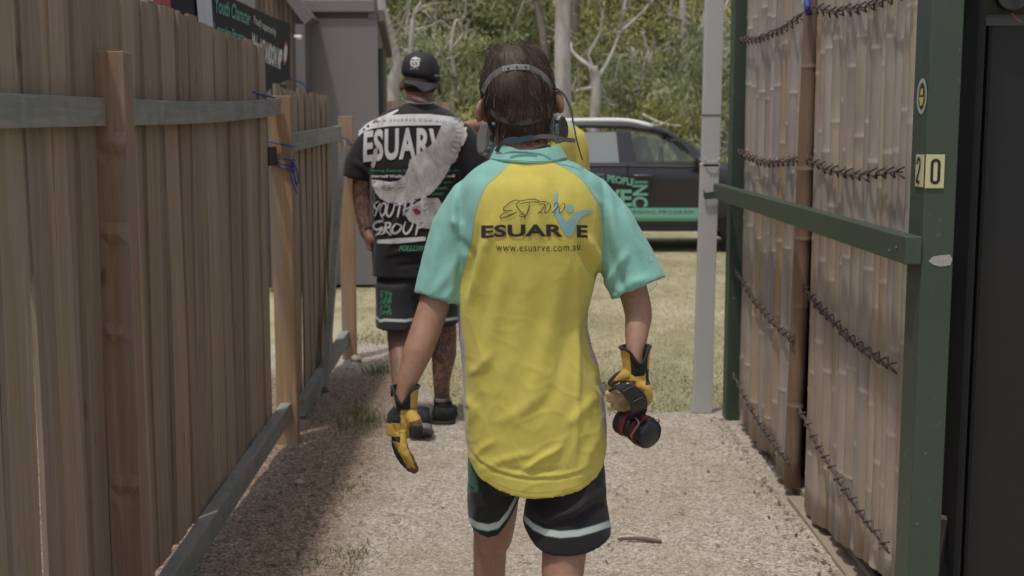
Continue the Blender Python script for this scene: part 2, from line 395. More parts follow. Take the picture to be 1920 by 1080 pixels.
def branchy(T, p, d, L, r, depth, tips, rng, bend=.25, mult=(2, 3)):
    pts = [p]; q = p; dd = d.normalized()
    for i in range(4):
        dd = (dd + Vector((rng.gauss(0, bend), rng.gauss(0, bend), rng.gauss(0, bend*.6)+.04))).normalized(); q = q + dd*L/4; pts.append(q)
    T.tube(pts, [r, r*.9, r*.8, r*.7, r*.58], 7 if r > .03 else 5)
    if depth == 0: tips.append(q); tips.append(pts[2]); return
    for k in range(rng.randint(*mult)):
        a = rng.uniform(0, 6.3); side = Vector((math.cos(a), math.sin(a), rng.uniform(-.1, .9)))
        s = pts[rng.choice((2, 3, 4, 4))]; branchy(T, s, dd*.7+side*.75, L*rng.uniform(.55, .85), r*.55, depth-1, tips, rng, bend*1.15, mult)
def tree(seed, height, r, leaf, bk, clump=.55, per=55, lsz=.17, low=.3, name='eucalyptus_tree', lean=(0, 0), under=0):
    rng = random.Random(seed); T = MB(); tips = []
    top = Vector((lean[0], lean[1], height*.55)); pts = spline([(0,0,-.1), Vector((lean[0]*.2+rng.uniform(-.1,.1), lean[1]*.2, height*.18)), Vector((lean[0]*.6+rng.uniform(-.15,.15), lean[1]*.6, height*.38)), top], 5)
    T.tube(pts, [r*(1.25-.6*i/(len(pts)-1)) for i in range(len(pts))], 12)
    n = len(pts)
    for k in range(9):
        i = int(n*rng.uniform(low, .98)); a = rng.uniform(0, 6.3)
        branchy(T, pts[i], Vector((math.cos(a), math.sin(a), rng.uniform(.2, 1.1))), height*rng.uniform(.14, .26), r*.42, 2, tips, rng)
    branchy(T, pts[-1], Vector((0, 0, 1)), height*.25, r*.6, 2, tips, rng)
    e = thing(name, 'x', 'tree'); T.build('trunk', bk, e, smooth=True)
    C = MB()
    for tp in tips: leaf_quads(C, tp, clump*rng.uniform(.6, 1.3), per, lsz, rng.uniform(.1, .85))
    for k in range(under):
        a = rng.uniform(0, 6.3); rr = rng.uniform(.2, 1.6); leaf_quads(C, Vector((math.cos(a)*rr, math.sin(a)*rr, rng.uniform(.2, height*.5))), .6, per, lsz, rng.uniform(.1, .85))
    C.build('crown', leaf, e, fix=False); return e
def shrub(seed, h, leaf, name='bush', n=52, per=46, lsz=.155, wid=1.0):
    rng = random.Random(seed); T = MB(); C = MB(); e = thing(name, 'x', 'bush')
    for k in range(n):
        a = rng.uniform(0, 6.3); z = rng.uniform(.08, 1)*h; rr = wid*math.sqrt(rng.random())*(1-.45*(z/h)**2)
        p = Vector((math.cos(a)*rr, math.sin(a)*rr, z)); leaf_quads(C, p, .34, per, lsz, rng.uniform(.05, .9))
        if k % 4 == 0: T.tube(spline([(rng.uniform(-.15,.15), rng.uniform(-.15,.15), 0), p*.5+Vector((0,0,.1)), p], 3), [.03,.028,.025,.022,.018,.014,.01], 5)
    T.build('stem', BARK2, e, smooth=True); C.build('foliage', leaf, e, fix=False); return e
def copy_tree(o, loc, rz, sc):
    r = o.copy(); COL.objects.link(r); r.location = loc; r.rotation_euler = (0, 0, rz); r.scale = (sc,)*3
    for ch in o.children: c = ch.copy(); COL.objects.link(c); c.parent = r
    return r
protoT = [tree(1, 11, .16, LEAF[0], BARK, under=16), tree(2, 9.5, .13, LEAF[1], BARK2, .6, 58, under=22), tree(3, 12, .18, LEAF[0], BARK2, .6, 55, under=8), tree(4, 8, .10, LEAF[2], BARK, .5, 62, under=18)]
protoS = [shrub(11, 2.6, LEAF[0]), shrub(12, 3.4, LEAF[1], wid=1.3, n=80), shrub(13, 2.0, LEAF[2]), shrub(14, 3.9, LEAF[0], wid=1.2, n=80)]
def X(px, Y): return (px - 960) / F * Y
used = set()
def place(protos, i, px, Y, sc, label, cat, group):
    o = protos[i]; loc = (X(px, Y), Y, hill(X(px, Y), Y)); rz = U(0, 6.3)
    if id(o) in used: o = copy_tree(o, loc, rz, sc)
    else: used.add(id(o)); o.location = loc; o.rotation_euler.z = rz; o.scale = (sc,)*3
    tag(o, label, cat, group); return o
def spot(px, Y, kind):
    for lim, w in ((600,'over the grey building'),(715,'just left of the building corner'),(770,'above the left side of the black cap'),(830,'above the black cap'),(885,'between the cap and the foreground head'),(935,'left of the foreground head'),(1000,'behind the foreground head'),(1050,'left of the thick grey trunk'),
                   (1100,'right of the thick grey trunk'),(1145,'behind the dead forked tree'),(1195,'above the rear of the vehicle roof'),(1240,'above the front of the vehicle roof'),(1280,'above the windscreen'),(1325,'behind the metal downpipe'),(1375,'between downpipe and green post'),(9999,'hidden towards the bamboo screens')):
        if px < lim: break
    row = 'nearest' if Y < 24.2 else 'second row' if Y < 29.5 else 'middle row' if Y < 38 else 'back row' if Y < 50 else 'farthest'
    return '%s %s %s' % (row, kind, w)
for k, (px, Y, i, sc) in enumerate([(700,27,0,1.0),(800,31,2,1),(870,28,1,.9),(930,34,0,1.1),(1010,30,3,1.1),(1090,36,2,1),(1160,30,1,.95),(1235,33,0,1.1),(1310,28,3,1.1),(1380,31,1,1),
        (640,34,2,1),(740,42,3,1.3),(840,45,1,1.2),(980,44,0,1.2),(1060,47,1,1.3),(1200,43,2,1.1),(1290,46,1,1.3),(1370,42,0,1.1),(900,52,2,1.2),(1130,54,3,1.5),(1260,56,0,1.2),(780,55,1,1.3),(1430,48,3,1.4),(1000,60,2,1.3)]):
    place(protoT, i, px, Y, sc, spot(px, Y, 'leafy gum tree'), 'tree', 'gum trees of the bush')
for k, (px, Y, i, sc) in enumerate([(745,21,0,.9),(790,23,1,1),(850,22,2,.9),(905,24,3,.85),(960,22.5,0,.9),(1010,25,2,.9),(1085,23,2,1),(1120,25,3,.9),(1170,23.5,1,.85),(1215,25,0,1),(1255,23,2,1),(1300,24.5,3,.9),(1345,22.5,1,1),(1390,24,0,1),
        (720,26,3,1.1),(820,27,0,1.3),(890,28,3,1.1),(1040,28,1,1.2),(1150,28,0,1.4),(1240,29,3,1.2),(1330,28,2,1.5),(680,23,1,1)]):
    place(protoS, i, px, Y, sc, spot(px, Y, ('green bush', 'grey green bush', 'lime green bush', 'tall green bush')[i]), 'bush', 'bushes at the woodland edge')
# far wooded slope, one mass
S = MB()
for k in range(520):
    y = U(60, 120); x = U(-.34, .34)*y; c = Vector((x, y, hill(x, y) + U(.3, 8))); leaf_quads(S, c, 1.6, 60, .42, U(.2, .95))
tag(S.build('distant_forest', LEAF[0], fix=False), 'distant wooded slope behind the gum trees', 'forest', kind='stuff')
# trees one can pick out: bare pale trunks
def picked(pts, r0, r1, Y, limbs, label, name='eucalyptus_tree', cat='tree', bk=None, seed=0, leaves=0):
    rng = random.Random(seed + 50); e = thing(name, label, cat, (X(pts[0][0], Y), Y, 0)); T = MB()
    P = spline([at(x, y, Y) for x, y in pts], 5); P[0].z = 0 if P[0].z > 0 else P[0].z; n = len(P)
    T.tube(P, [r0+(r1-r0)*i/(n-1) for i in range(n)], 14); T.build('trunk', bk or BARK, e, smooth=True)
    tips = []
    for L in limbs:
        B = MB(); y0 = Y + rng.uniform(-.5, .5); Q = [at(x, y, Y + (y0-Y)*i/max(1, len(L[0])-1)) for i, (x, y) in enumerate(L[0])]
        Q = [q + Vector((rng.gauss(0, .03), 0, rng.gauss(0, .03))) * (i > 0) for i, q in enumerate(Q)]
        Q = spline(Q, 4); m = len(Q); B.tube(Q, [L[1]*(1-.6*i/(m-1)) for i in range(m)], 8); 
        for k in range(4):
            i = rng.randrange(m//3, m); q = Q[i]; d = Vector((rng.uniform(-1,1), rng.uniform(-.6,.6), rng.uniform(-.3,1))); l = rng.uniform(.25,.7); B.tube([q, q+d*l*.5, q+d*l+Vector((rng.uniform(-.1,.1),0,rng.uniform(-.1,.15)))], [.012,.009,.004], 5)
        B.build('limb', bk or BARK, e, smooth=True); tips.append(Q[-1])
    if leaves:
        C = MB()
        for tp in tips: leaf_quads(C, tp, .5, leaves, .11, rng.uniform(.3, .8))
        C.build('crown', LEAF[0], e, fix=False)
    return e
picked([(1061,330),(1057,225),(1055,120),(1055,40),(1056,-60)], .135, .112, 19.5, [([(1056,-40),(1070,-90),(1095,-140)], .07)], 'thick straight smooth grey trunk standing right behind the head', seed=1)
picked([(1113,300),(1115,220),(1118,160),(1112,125)], .095, .085, 22, [([(1112,128),(1095,112),(1078,98),(1066,90)], .05), ([(1118,150),(1135,122),(1150,95),(1163,55),(1172,-10)], .045), ([(1160,62),(1190,35),(1225,0),(1240,-25)], .032),
        ([(1122,155),(1132,175),(1140,190),(1165,198)], .03), ([(1110,165),(1095,168),(1070,172)], .035), ([(1112,128),(1106,112),(1110,98),(1124,60),(1128,0)], .03), ([(1163,55),(1166,20),(1164,-20)], .03)],
        'dead pale tree with a snapped fork above the roof of the vehicle', 'dead_tree', seed=2, leaves=14)
picked([(1285,300),(1284,230),(1286,160),(1288,110),(1282,60),(1280,-20)], .09, .06, 24, [([(1288,98),(1302,88),(1318,66),(1320,30),(1330,-20)], .055), ([(1286,175),(1278,135),(1272,118)], .03), ([(1282,40),(1268,32),(1250,30)], .03)],
        'thin white crooked trunk left of the metal downpipe', seed=3, leaves=50)
picked([(1368,330),(1366,200),(1360,120),(1352,60),(1345,-10)], .06, .045, 23, [([(1352,50),(1362,30),(1372,-10)], .035), ([(1358,95),(1366,92),(1380,95)], .03)], 'slim white trunk between the downpipe and the green post', seed=4)
picked([(738,240),(738,160),(744,120),(734,70),(718,20),(712,-30)], .10, .06, 20, [([(738,80),(752,45),(762,20),(770,-20)], .035), ([(735,130),(726,100),(722,60)], .03)], 'pale leaning trunk beside the corner of the grey building', seed=5, leaves=50)
picked([(772,240),(772,150),(771,100),(772,60),(778,25),(790,5)], .05, .03, 21, [([(772,78),(780,58),(800,50),(815,48)], .028), ([(771,100),(762,92),(752,88)], .025), ([(776,30),(785,18),(796,10)], .02)], 'small bare white sapling above the black cap', 'bare_sapling', seed=6)
picked([(1085,200),(1083,120),(1076,60),(1078,-20)], .13, .12, 27, [([(1080,90),(1070,70),(1050,40)], .06)], 'dark brown trunk just right of the thick grey trunk', bk=BARK2, seed=7, leaves=40)
picked([(1030,200),(1020,80),(1010,20),(1000,-20)], .09, .07, 26, [([(1018,70),(1035,72),(1048,80)], .05), ([(1012,30),(1003,25),(998,15)], .03)], 'grey twisted tree behind the crown of the head', bk=BARK2, seed=8, leaves=40)
picked([(1250,280),(1228,150),(1215,100),(1205,60)], .05, .03, 26, [([(1222,130),(1235,150),(1250,190)], .03)], 'thin leaning stem left of the white crooked trunk', bk=BARK, seed=9, leaves=60)
for k, (px, Y, y1) in enumerate([(826,24,-20),(862,22.5,40),(905,26,90),(1140,26,40),(1206,23.5,90),(1240,27,-20),(1306,25,-20),(760,25,-20),(1392,25,-20)]):
    rng = random.Random(k+90); c = px; pts = []; n = 6
    for i in range(n): pts.append((c, 300+(y1-300)*i/(n-1))); c += rng.uniform(-9, 9)
    L = []
    for j in range(3):
        i = rng.randrange(2, n); a, b2 = pts[i]; s_ = rng.choice((-1, 1)); L.append(([(a, b2), (a+s_*rng.uniform(8,16), b2-rng.uniform(5,22)), (a+s_*rng.uniform(14,30), b2-rng.uniform(15,60))], rng.uniform(.02,.035)))
    picked(pts, rng.uniform(.04,.06), .03, Y, L, spot(px, Y, 'slim crooked sapling'), 'gum_sapling', bk=BARK if k % 3 else BARK2, seed=k+20, leaves=34)
S = MB()
for (a, b2) in (((1205,215),(1278,236)),((1215,235),(1262,222)),((1196,232),(1232,228))):
    P = spline([at(a[0],a[1],21), at((a[0]+b2[0])/2, (a[1]+b2[1])/2+6, 20.8), at(b2[0],b2[1],20.5)], 4); S.tube(P, [.03-.002*i for i in range(len(P))], 6)
tag(S.build('fallen_branch', BARK, smooth=True), 'fallen pale branch resting in the scrub above the car bonnet', 'branch')
# ------------------------------------------------------------------ timber fence on the left
W_PAL = wood('paling_wood', (.262, .188, .128), (.37, .285, .21))
W_POST = wood('post_wood', (.25, .155, .10), (.34, .235, .165), (26, 26, 1.0))
W_POST2 = wood('post_wood_golden', (.31, .195, .105), (.41, .275, .16), (26, 26, 1.0))
W_RAIL = wood('rail_wood', (.25, .235, .205), (.35, .325, .285), (40, 1.3, 40), stain=(.17, .20, .175))
def paling_panel(parent, y0, y1, ztop, zbot, x, gaps=(), seed=1, lean=0):
    """gaps: (from, to, height the gap reaches up to)"""
    rng = random.Random(seed); S = MB(); y = y0; k = 0
    def board(ya, yb, za, zb_, xo, tl, sh_):
        nz = 6; vs = []
        for j in range(nz+1):
            z = za + (zb_ - za)*j/nz; sh = tl*(z-1)
            vs += [(xo, ya+sh, z), (xo, yb+sh, z), (xo-.013, yb+sh, z), (xo-.013, ya+sh, z)]
        vs = [(a+lean*(c-1)+.004*math.sin(c*3+k), b, c) for a, b, c in vs]
        fs = [(j*4+q, j*4+(q+1)%4, j*4+4+(q+1)%4, j*4+4+q) for j in range(nz) for q in range(4)] + [(3,2,1,0), (nz*4,nz*4+1,nz*4+2,nz*4+3)]
        S.add(vs, fs, 0, sh_)
    while y < y1:
        w = min(rng.uniform(.06, .125), y1 - y + .01); jump = 0; g = None
        for a, b, zg in gaps:
            if y < a < y+w: w = max(.02, a-y); jump = b-a; g = (a, b, zg)
        xo = x - (.007 if k % 2 else 0) + rng.uniform(-.004, .004); tl = rng.uniform(-.006, .006) if not g else 0
        board(y-(.006 if not (k and False) else 0), y+w+(.006 if not g else 0), zbot, ztop(y)+rng.uniform(-.012, .012), xo, tl, rng.uniform(.1, 1))
        if g and g[2] < 1.8: board(g[0]-.005, g[1]+.01, g[2], ztop(y), x-.012, 0, rng.uniform(.2, .8))
        y += w + jump; k += 1
    return S.build('paling_panel', W_PAL, parent)
def rail(parent, p0, p1, h, th, name='rail', bow=0, mat=None):
    S = MB(); n = 10; vs = []; p0, p1 = Vector(p0), Vector(p1)
    for i in range(n+1):
        t = i/n; p = p0.lerp(p1, t) + Vector((0, 0, -bow*math.sin(math.pi*t)))
        vs += [p+Vector((0,0,0)), p+Vector((th,0,0)), p+Vector((th,0,h)), p+Vector((0,0,h))]
    S.rings(vs, n+1, 4, shade=.5); return S.build(name, mat or W_RAIL, parent, bevel=.002)
def post(parent, x, y, h, mat, w=.088, th=.075, knots=(), name='post'):
    S = MB(); nz = 60; ny_ = 6; vs = []
    seg = []
    for j in range(nz+1):
        z = -.1 + (h+.1)*j/nz; k = 0
        for kz, s in knots: k += .0075*math.exp(-((z-kz)/.016)**2)
        ring = []
        for (a, b) in ((-1,-1),(-.33,-1),(.33,-1),(1,-1),(1,-.33),(1,.33),(1,1),(0,1),(-1,1),(-1,0)):
            kk = 0
            for kz, s in knots:
                kk += .013*math.exp(-((z-kz-.012*a)/.015)**2)*(1 if b < -.9 and abs(a) < .9 else .25)
                kk -= .008*math.exp(-((z-kz+.018-.012*a)/.010)**2)*(1 if b < -.9 and abs(a) < .9 else .2)
            ring.append(Vector((x+a*w/2, y+b*(th/2+kk), z)))
        vs += ring
    S.rings(vs, nz+1, 10, shade=.5); o = S.build(name, mat, parent, bevel=.003); return o
f1 = thing('timber_fence', 'tall brown paling fence with two timber rails in the left foreground', 'fence', (-1.1, 3.7, 0))
paling_panel(f1, 1.75, 5.68, lambda y: 1.875 + .012*math.sin(y*2), .13, -1.105, gaps=((2.85, 2.888, 1.16), (4.262, 4.290, 1.02)), seed=3)
# the slit boards
rail(f1, (-1.104, 1.7, 1.49), (-1.104, 3.33, 1.505), .074, .036)
rail(f1, (-1.104, 3.415, 1.506), (-1.104, 5.84, 1.560), .074, .036, bow=.012)
rail(f1, (-1.104, 1.7, -.05), (-1.104, 5.86, .115), .085, .05)
post(f1, -1.062, 3.372, 1.70, W_POST, knots=((1.45, 1), (1.22, 1.0), (.955, 1), (.52, 1)))
f2 = thing('timber_fence', 'shorter fence panel between the golden post and the last post', 'fence', (-1.1, 7, 0))
paling_panel(f2, 6.02, 7.78, lambda y: 1.70 - .01*(y-6), .08, -1.12, gaps=((6.24, 6.27, .9),), seed=5)
rail(f2, (-1.118, 5.94, 1.375), (-1.118, 8.02, 1.425), .09, .036)
rail(f2, (-1.118, 6.35, .02), (-1.118, 8.1, .10), .085, .05)
rail(f2, (-1.125, 5.70, 1.33), (-1.125, 5.88, 1.33), .085, .03, name='rail_stub', mat=simple('dark_offcut', (.05,.035,.028), .9))
post(f2, -1.075, 5.895, 1.648, W_POST2, w=.098)
# brace standing diagonally against the panel
B = MB(); a, b2 = Vector((-1.085, 7.02, .02)), Vector((-1.085, 8.02, 1.40)); d = (b2-a).normalized(); s_ = Vector((0, d.z, -d.y))*.035
vs = [a-s_, a+s_, a+s_+Vector((.032,0,0)), a-s_+Vector((.032,0,0)), b2-s_, b2+s_, b2+s_+Vector((.032,0,0)), b2-s_+Vector((.032,0,0))]
B.add(vs, [(0,3,2,1),(4,5,6,7),(0,1,5,4),(1,2,6,5),(2,3,7,6),(3,0,4,7)], shade=.5); B.build('diagonal_brace', W_RAIL, f2)
f3 = thing('fence_post', 'short lone orange brown post at the far end of the fence', 'post', (-1.06, 8.13, 0)); post(f3, -1.068, 8.13, 1.575, W_POST2, w=.09)
ROPE = simple('blue_rope', (.035, .06, .26), .7, scale=200)
def rope(paths, label, r=.0035, name='rope'):
    S = MB()
    for p in paths: S.tube(spline(p, 5), r, 6)
    return tag(S.build(name, ROPE, smooth=True), label, 'rope')
x0, x1, yf = -1.128, -1.022, 5.850
def wrap(z, dz=0): return [(x0, 5.94, z), (x0, yf, z), (-1.075, yf-.007, z+dz*.5), (x1, yf, z+dz), (x1, 5.94, z+dz)]
rope([wrap(1.365, -.012), wrap(1.352, -.03), wrap(1.338, -.035), wrap(1.437, -.02), [(x1,yf,1.35),(x1+.008,yf-.01,1.31),(x1+.014,yf-.01,1.26),(x1+.02,yf,1.23)],
      [(x1,yf,1.352),(x1+.02,yf-.02,1.32),(x1+.03,yf-.02,1.27),(x1+.022,yf-.01,1.24),(x1+.012,yf,1.27),(x1+.004,yf,1.30)],
      [(x1,yf,1.345),(x1-.004,yf-.02,1.29),(x1+.012,yf-.02,1.225),(x1+.022,yf-.01,1.20)], [(x1+.002,yf,1.35),(x1+.006,yf-.02,1.34),(x1-.002,yf-.02,1.355)]], 'blue rope knotted in several turns round the golden post')
rope([[(-1.14,5.42,1.655),(-1.10,5.60,1.645),(-1.09,5.82,1.637)], [(-1.15,5.40,1.66),(-1.10,5.44,1.652)]], 'blue cord tail looped over the rail at the paling tops', .005)
rope([[(-1.12,7.98,1.47),(-1.113,8.06,1.445),(-1.06,8.07,1.43),(-1.02,8.09,1.39)], [(-1.12,8.0,1.45),(-1.10,8.06,1.42),(-1.06,8.07,1.41),(-1.01,8.1,1.37)]], 'blue cord tied round the last fence post')
# banner slung behind the fence
def bpt(y, z): return Vector((-1.30 + .02*math.sin(y*2.4) + .012*math.sin(z*9+y), y, z))
ban = thing('banner', 'black vinyl banner with white and teal lettering slung behind the fence', 'banner', (-1.3, 6, 1.7))
BLK = simple('banner_black', (.009, .009, .013), .8, scale=6, bmp=.1)
def bz(y, t):  # bottom / top edges
    zt = 2.11 - .02*math.sin((y-4)/3.5*math.pi) ; zb = 1.45 + .34*max(0, (y-4.3)/3.2)**1.3; return zb + (zt-zb)*t
S = MB(); ny_, nz = 50, 8; vs = []
for side in (0, .004):
    for i in range(ny_+1):
        y = 4.0 + 3.5*i/ny_
        for j in range(nz+1): vs.append(bpt(y + .09*(1-j/nz)*(i/ny_)**6, bz(y, j/nz)) - Vector((side, 0, 0)))
n1 = (ny_+1)*(nz+1); fs = []
for i in range(ny_):
    for j in range(nz): a = i*(nz+1)+j; fs += [(a, a+nz+1, a+nz+2, a+1), (a+n1, a+n1+1, a+n1+nz+2, a+n1+nz+1)]
S.add(vs, fs); S.build('banner_cloth', BLK, ban, smooth=True)
def on_banner(name, vf, y0, y1, z0, z1, mat, skew=0):
    v, f = vf; xs = [p[0] for p in v]; ys = [p[1] for p in v]; a, b, c, d = min(xs), max(xs), min(ys), max(ys)
    bm = bmesh.new(); bv = [bm.verts.new(((x-a)/(b-a)*(y1-y0), (y-c)/(d-c)*(z1-z0), 0)) for x, y in v]
    for q in f:
        try: bm.faces.new([bv[i] for i in q])
        except ValueError: pass
    bmesh.ops.triangulate(bm, faces=bm.faces)
    k = .08
    while k < y1-y0: bmesh.ops.bisect_plane(bm, geom=bm.verts[:]+bm.edges[:]+bm.faces[:], plane_co=(k,0,0), plane_no=(1,0,0)); k += .08
    for q in bm.verts: q.co = bpt(y0+q.co.x, z0+q.co.y+skew*q.co.x) + Vector((.004, 0, 0))
    me = bpy.data.meshes.new(name); bm.to_mesh(me); bm.free(); me.materials.append(mat); return link(name, me, ban)
WHT = simple('print_white', (.62, .62, .64), .6, var=.1); TEAL = simple('print_teal', (.10, .36, .29), .6, var=.1); REDP = simple('print_red', (.45, .04, .06), .6, var=.1)
rect = ([(0,0),(1,0),(1,1),(0,1)], [(0,1,2,3)]); circ = ([(math.cos(i*.2618), math.sin(i*.2618)) for i in range(24)], [tuple(range(24))])
on_banner('white_panel', rect, 4.4, 4.70, 1.80, 2.08, WHT); on_banner('red_panel', rect, 4.70, 4.92, 1.80, 2.085, REDP)
on_banner('lettering', text2d('SEM', .1, .004), 4.75, 4.87, 1.95, 2.05, WHT)
on_banner('pale_panel', rect, 5.28, 5.50, 1.80, 2.08, WHT)
on_banner('lettering', text2d('Youth Character', .1, .002), 5.56, 6.30, 2.00, 2.07, TEAL); on_banner('lettering', text2d('Learning Program', .1, .002), 5.54, 6.18, 1.89, 1.955, TEAL)
on_banner('lettering', text2d('Proudly supported by', .1, .001), 6.40, 7.1, 2.01, 2.06, WHT, -.02)
on_banner('lettering', text2d('Michael CRANDON MP', .1, .006, .2), 6.36, 7.32, 1.86, 1.975, WHT, -.03)
on_banner('badge_ring', circ, 7.33, 7.45, 1.86, 2.0, REDP); o = on_banner('badge', circ, 7.345, 7.435, 1.88, 1.98, WHT)
for v in o.data.vertices: v.co.x += .003
rope([[tuple(bpt(7.58,1.79)), (-1.27, 7.66, 1.77), (-1.22, 7.72, 1.70), (-1.18, 7.74, 1.64)]], 'blue cord running from the lower banner corner to the fence', .004)
# ------------------------------------------------------------------ things behind the fence
S = MB(); S.box((-3.5, 6.2, 0), (-3.0, 6.7, .62)); S.box((-3.53, 6.17, .62), (-2.97, 6.73, .70))
tag(S.build('brick_pier', simple('red_brick', (.30, .085, .055), .85, scale=20, bmp=.4), bevel=.01), 'red brick pier glimpsed through the gap in the near palings', 'pier')
# ------------------------------------------------------------------ grey building
RENDER = simple('grey_render', (.19, .172, .176), .85, var=.06, scale=60, bmp=.25, bd=.003)
TRIM = simple('grey_trim', (.13, .122, .122), .6, var=.05); DARK = simple('dark_metal', (.03, .03, .032), .5)
CLAD = wood('cladding_wood', (.11, .078, .06), (.155, .115, .09), (30, 30, 1)); SOFF = wood('soffit_wood', (.15, .11, .075), (.20, .15, .10))
bl = thing('building', 'dark grey rendered block with timber clad wing and sloping fascia behind the fence', 'building', (-2.0, 12, 0))
xl, xr = X(570, 12), X(712, 12)
S = MB(); S.prism([(0,0),(.72,0),(.72,2.22),(0,2.52)], xr-xl, Matrix.Translation((xr, 12, 0)) @ Matrix.Rotation(math.pi/2, 4, 'Z')); S.box((xl+.02, 12.05, 2.5), (at(690,0,12).x, 12.2, 2.575), 0); S.box((at(690,0,12).x, 12, 2.515), (xr, 12.2, 2.575), 0); S.build('rendered_wall', [RENDER], bl)
S = MB(); S.box((xl-.03, 11.96, 2.575), (xr-.02, 12.25, 2.69)); S.build('parapet_cap', RENDER, bl, bevel=.01)
S = MB(); S.box((xr+.003, 12.05, 0), (xr+.05, 12.16, 2.25)); S.build('window_frame', DARK, bl)
S = MB(); S.box((xr+.003, 12.2, .1), (xr+.02, 12.45, 1.95)); m, t, b = new_mat('dark_glass'); b.inputs['Base Color'].default_value = (.02,.025,.03,1); b.inputs['Roughness'].default_value = .08; GLASS = m
S.build('window', GLASS, bl)
S = MB(); S.prism([(0, 2.60), (.75, 2.27), (.75, 2.20), (0, 2.5)], .06, Matrix.Translation((xr+.003, 12.02, 0)) @ Matrix.Rotation(math.pi/2, 4, 'Z') @ Matrix.Translation((0, -.06, 0))); S.build('eave', TRIM, bl)
S = MB(); S.prism([(.48,0),(.70,0),(.70,2.2),(.48,2.3)], .012, Matrix.Translation((xr+.013, 12, 0)) @ Matrix.Rotation(math.pi/2, 4, 'Z')); S.build('side_cladding', SOFF, bl)
# timber clad wing, seen to the left, with its roof edge falling to the right
S = MB(); yw = 11.75; a = at(478, 0, yw).x; c = at(567, 0, yw).x; n = 10
for i in range(n):
    u0, u1 = a+(c-a)*i/n, a+(c-a)*(i+1)/n-.006; zt = lambda x: 2.70 + .6*(at(527,0,yw).x - x)/( at(572,0,yw).x - at(527,0,yw).x)*.42
    S.box((u0, yw, 0), (u1, yw+.03, min(3.3, zt(u0)+.05)), shade=rnd())
S.build('cladding', CLAD, bl)
S = MB(); P = [at(505,-42,yw-.06), at(572,46,yw-.06), at(572,205,yw-.06)]
def strip(S, a, b2, w, y0, y1, mi=0):
    d = (b2-a).normalized(); s_ = Vector((-d.z, 0, d.x))*w
    S.add([Vector((q.x, yy, q.z)) for yy in (y0, y1) for q in (a, b2, b2+s_, a+s_)], [(0,1,2,3),(7,6,5,4),(0,4,5,1),(1,5,6,2),(2,6,7,3),(3,7,4,0)])
strip(S, P[0], P[1], .10, yw-.10, yw+.3); S.box((P[1].x-.085, yw-.098, 0), (P[1].x, yw+.25, P[1].z)); S.build('fascia', TRIM, bl)
S = MB(); q0, q1 = at(380, 0, 13.5).x, at(500, 0, 12.6).x; S.box((q0-2.5, 12.6, 0), (q1-.1, 16, 4.0)); S.build('side_wall', RENDER, bl)
S = MB(); S.box((at(500,0,11.5).x, 11.40, 0), (at(536,0,11.5).x, 11.5, at(0,150,11.5).z)); S.build('window_frame', TRIM, bl)
S = MB(); S.box((at(505,0,11.4).x, 11.385, .2), (at(533,0,11.4).x, 11.396, at(0,158,11.4).z)); S.build('window', GLASS, bl)
S = MB(); S.tube([at(553,68,11.3), at(562,70,11.2)], [.012,.02], 10); S.ell(at(562,70,11.2), .022); S.build('wall_light', WHT, bl, smooth=True)
S = MB()
for i in range(8): S.box((X(724,14)+i*.09, 14, 0), (X(724,14)+i*.09+.085, 14.02, at(0,190,14).z+U(-.01,.01)), shade=rnd())
pf = thing('timber_fence', 'far piece of pale paling fence left of the black cap', 'fence', (X(735,14), 14, 0)); S.build('paling_panel', W_PAL, pf); S = MB(); S.box((X(724,14), 13.96, 1.3), (X(724,14)+.7, 13.998, 1.38)); S.build('rail', W_RAIL, pf)
# ------------------------------------------------------------------ bamboo wall on the right
def bamboo_mat():
    m, t, b = new_mat('bamboo'); pid = attr(t, 'pid').outputs['Fac']; cb = t.nodes.new('ShaderNodeCombineXYZ'); t.links.new(pid, cb.inputs[2]); t.links.new(pid, cb.inputs[0])
    def co(sc):
        a = t.nodes.new('ShaderNodeVectorMath'); a.operation = 'ADD'; t.links.new(coords(t, sc), a.inputs[0]); t.links.new(cb.outputs[0], a.inputs[1]); return a.outputs[0]
    n = tnoise(t, co((55, 55, 1.4)), 1.6, 7, .7, .3); r = attr(t, 'shade').outputs['Fac']; k = attr(t, 'node').outputs['Fac']
    base = ramp(t, r, [(0, (.16, .122, .10)), (.2, (.26, .208, .178)), (.5, (.375, .312, .262)), (.72, (.39, .305, .22)), (.86, (.37, .25, .135)), (.93, (.30, .2, .14)), (1, (.15, .085, .06))])
    s = mixc(t, ramp(t, n, [(.36, (0, 0, 0)), (.62, (.7, .7, .7))]), base, (.37, .335, .305))
    big = tnoise(t, co((6, 6, 1.6)), 1.1, 4, .6); s = mixc(t, ramp(t, big, [(.45, (0, 0, 0)), (.7, (.6, .6, .6))]), s, (.19, .14, .12))
    gold = tnoise(t, co((8, 8, .7)), .8, 3, .5); s = mixc(t, ramp(t, gold, [(.55, (0, 0, 0)), (.72, (.75, .75, .75))]), s, (.36, .235, .11))
    s = mixc(t, k, s, (.52, .46, .42)); s = mixc(t, ramp(t, r, [(.97, (0,0,0)), (.99, (.6,.6,.6))]), s, (.13,.08,.06)); t.links.new(s, b.inputs['Base Color']); b.inputs['Roughness'].default_value = .6
    b.inputs['Specular IOR Level'].default_value = .35; bump(t, b, n, .3, .003); return m
M_BAM = bamboo_mat(); TWINE = simple('twine', (.10, .075, .065), .95, scale=80, bmp=.5)
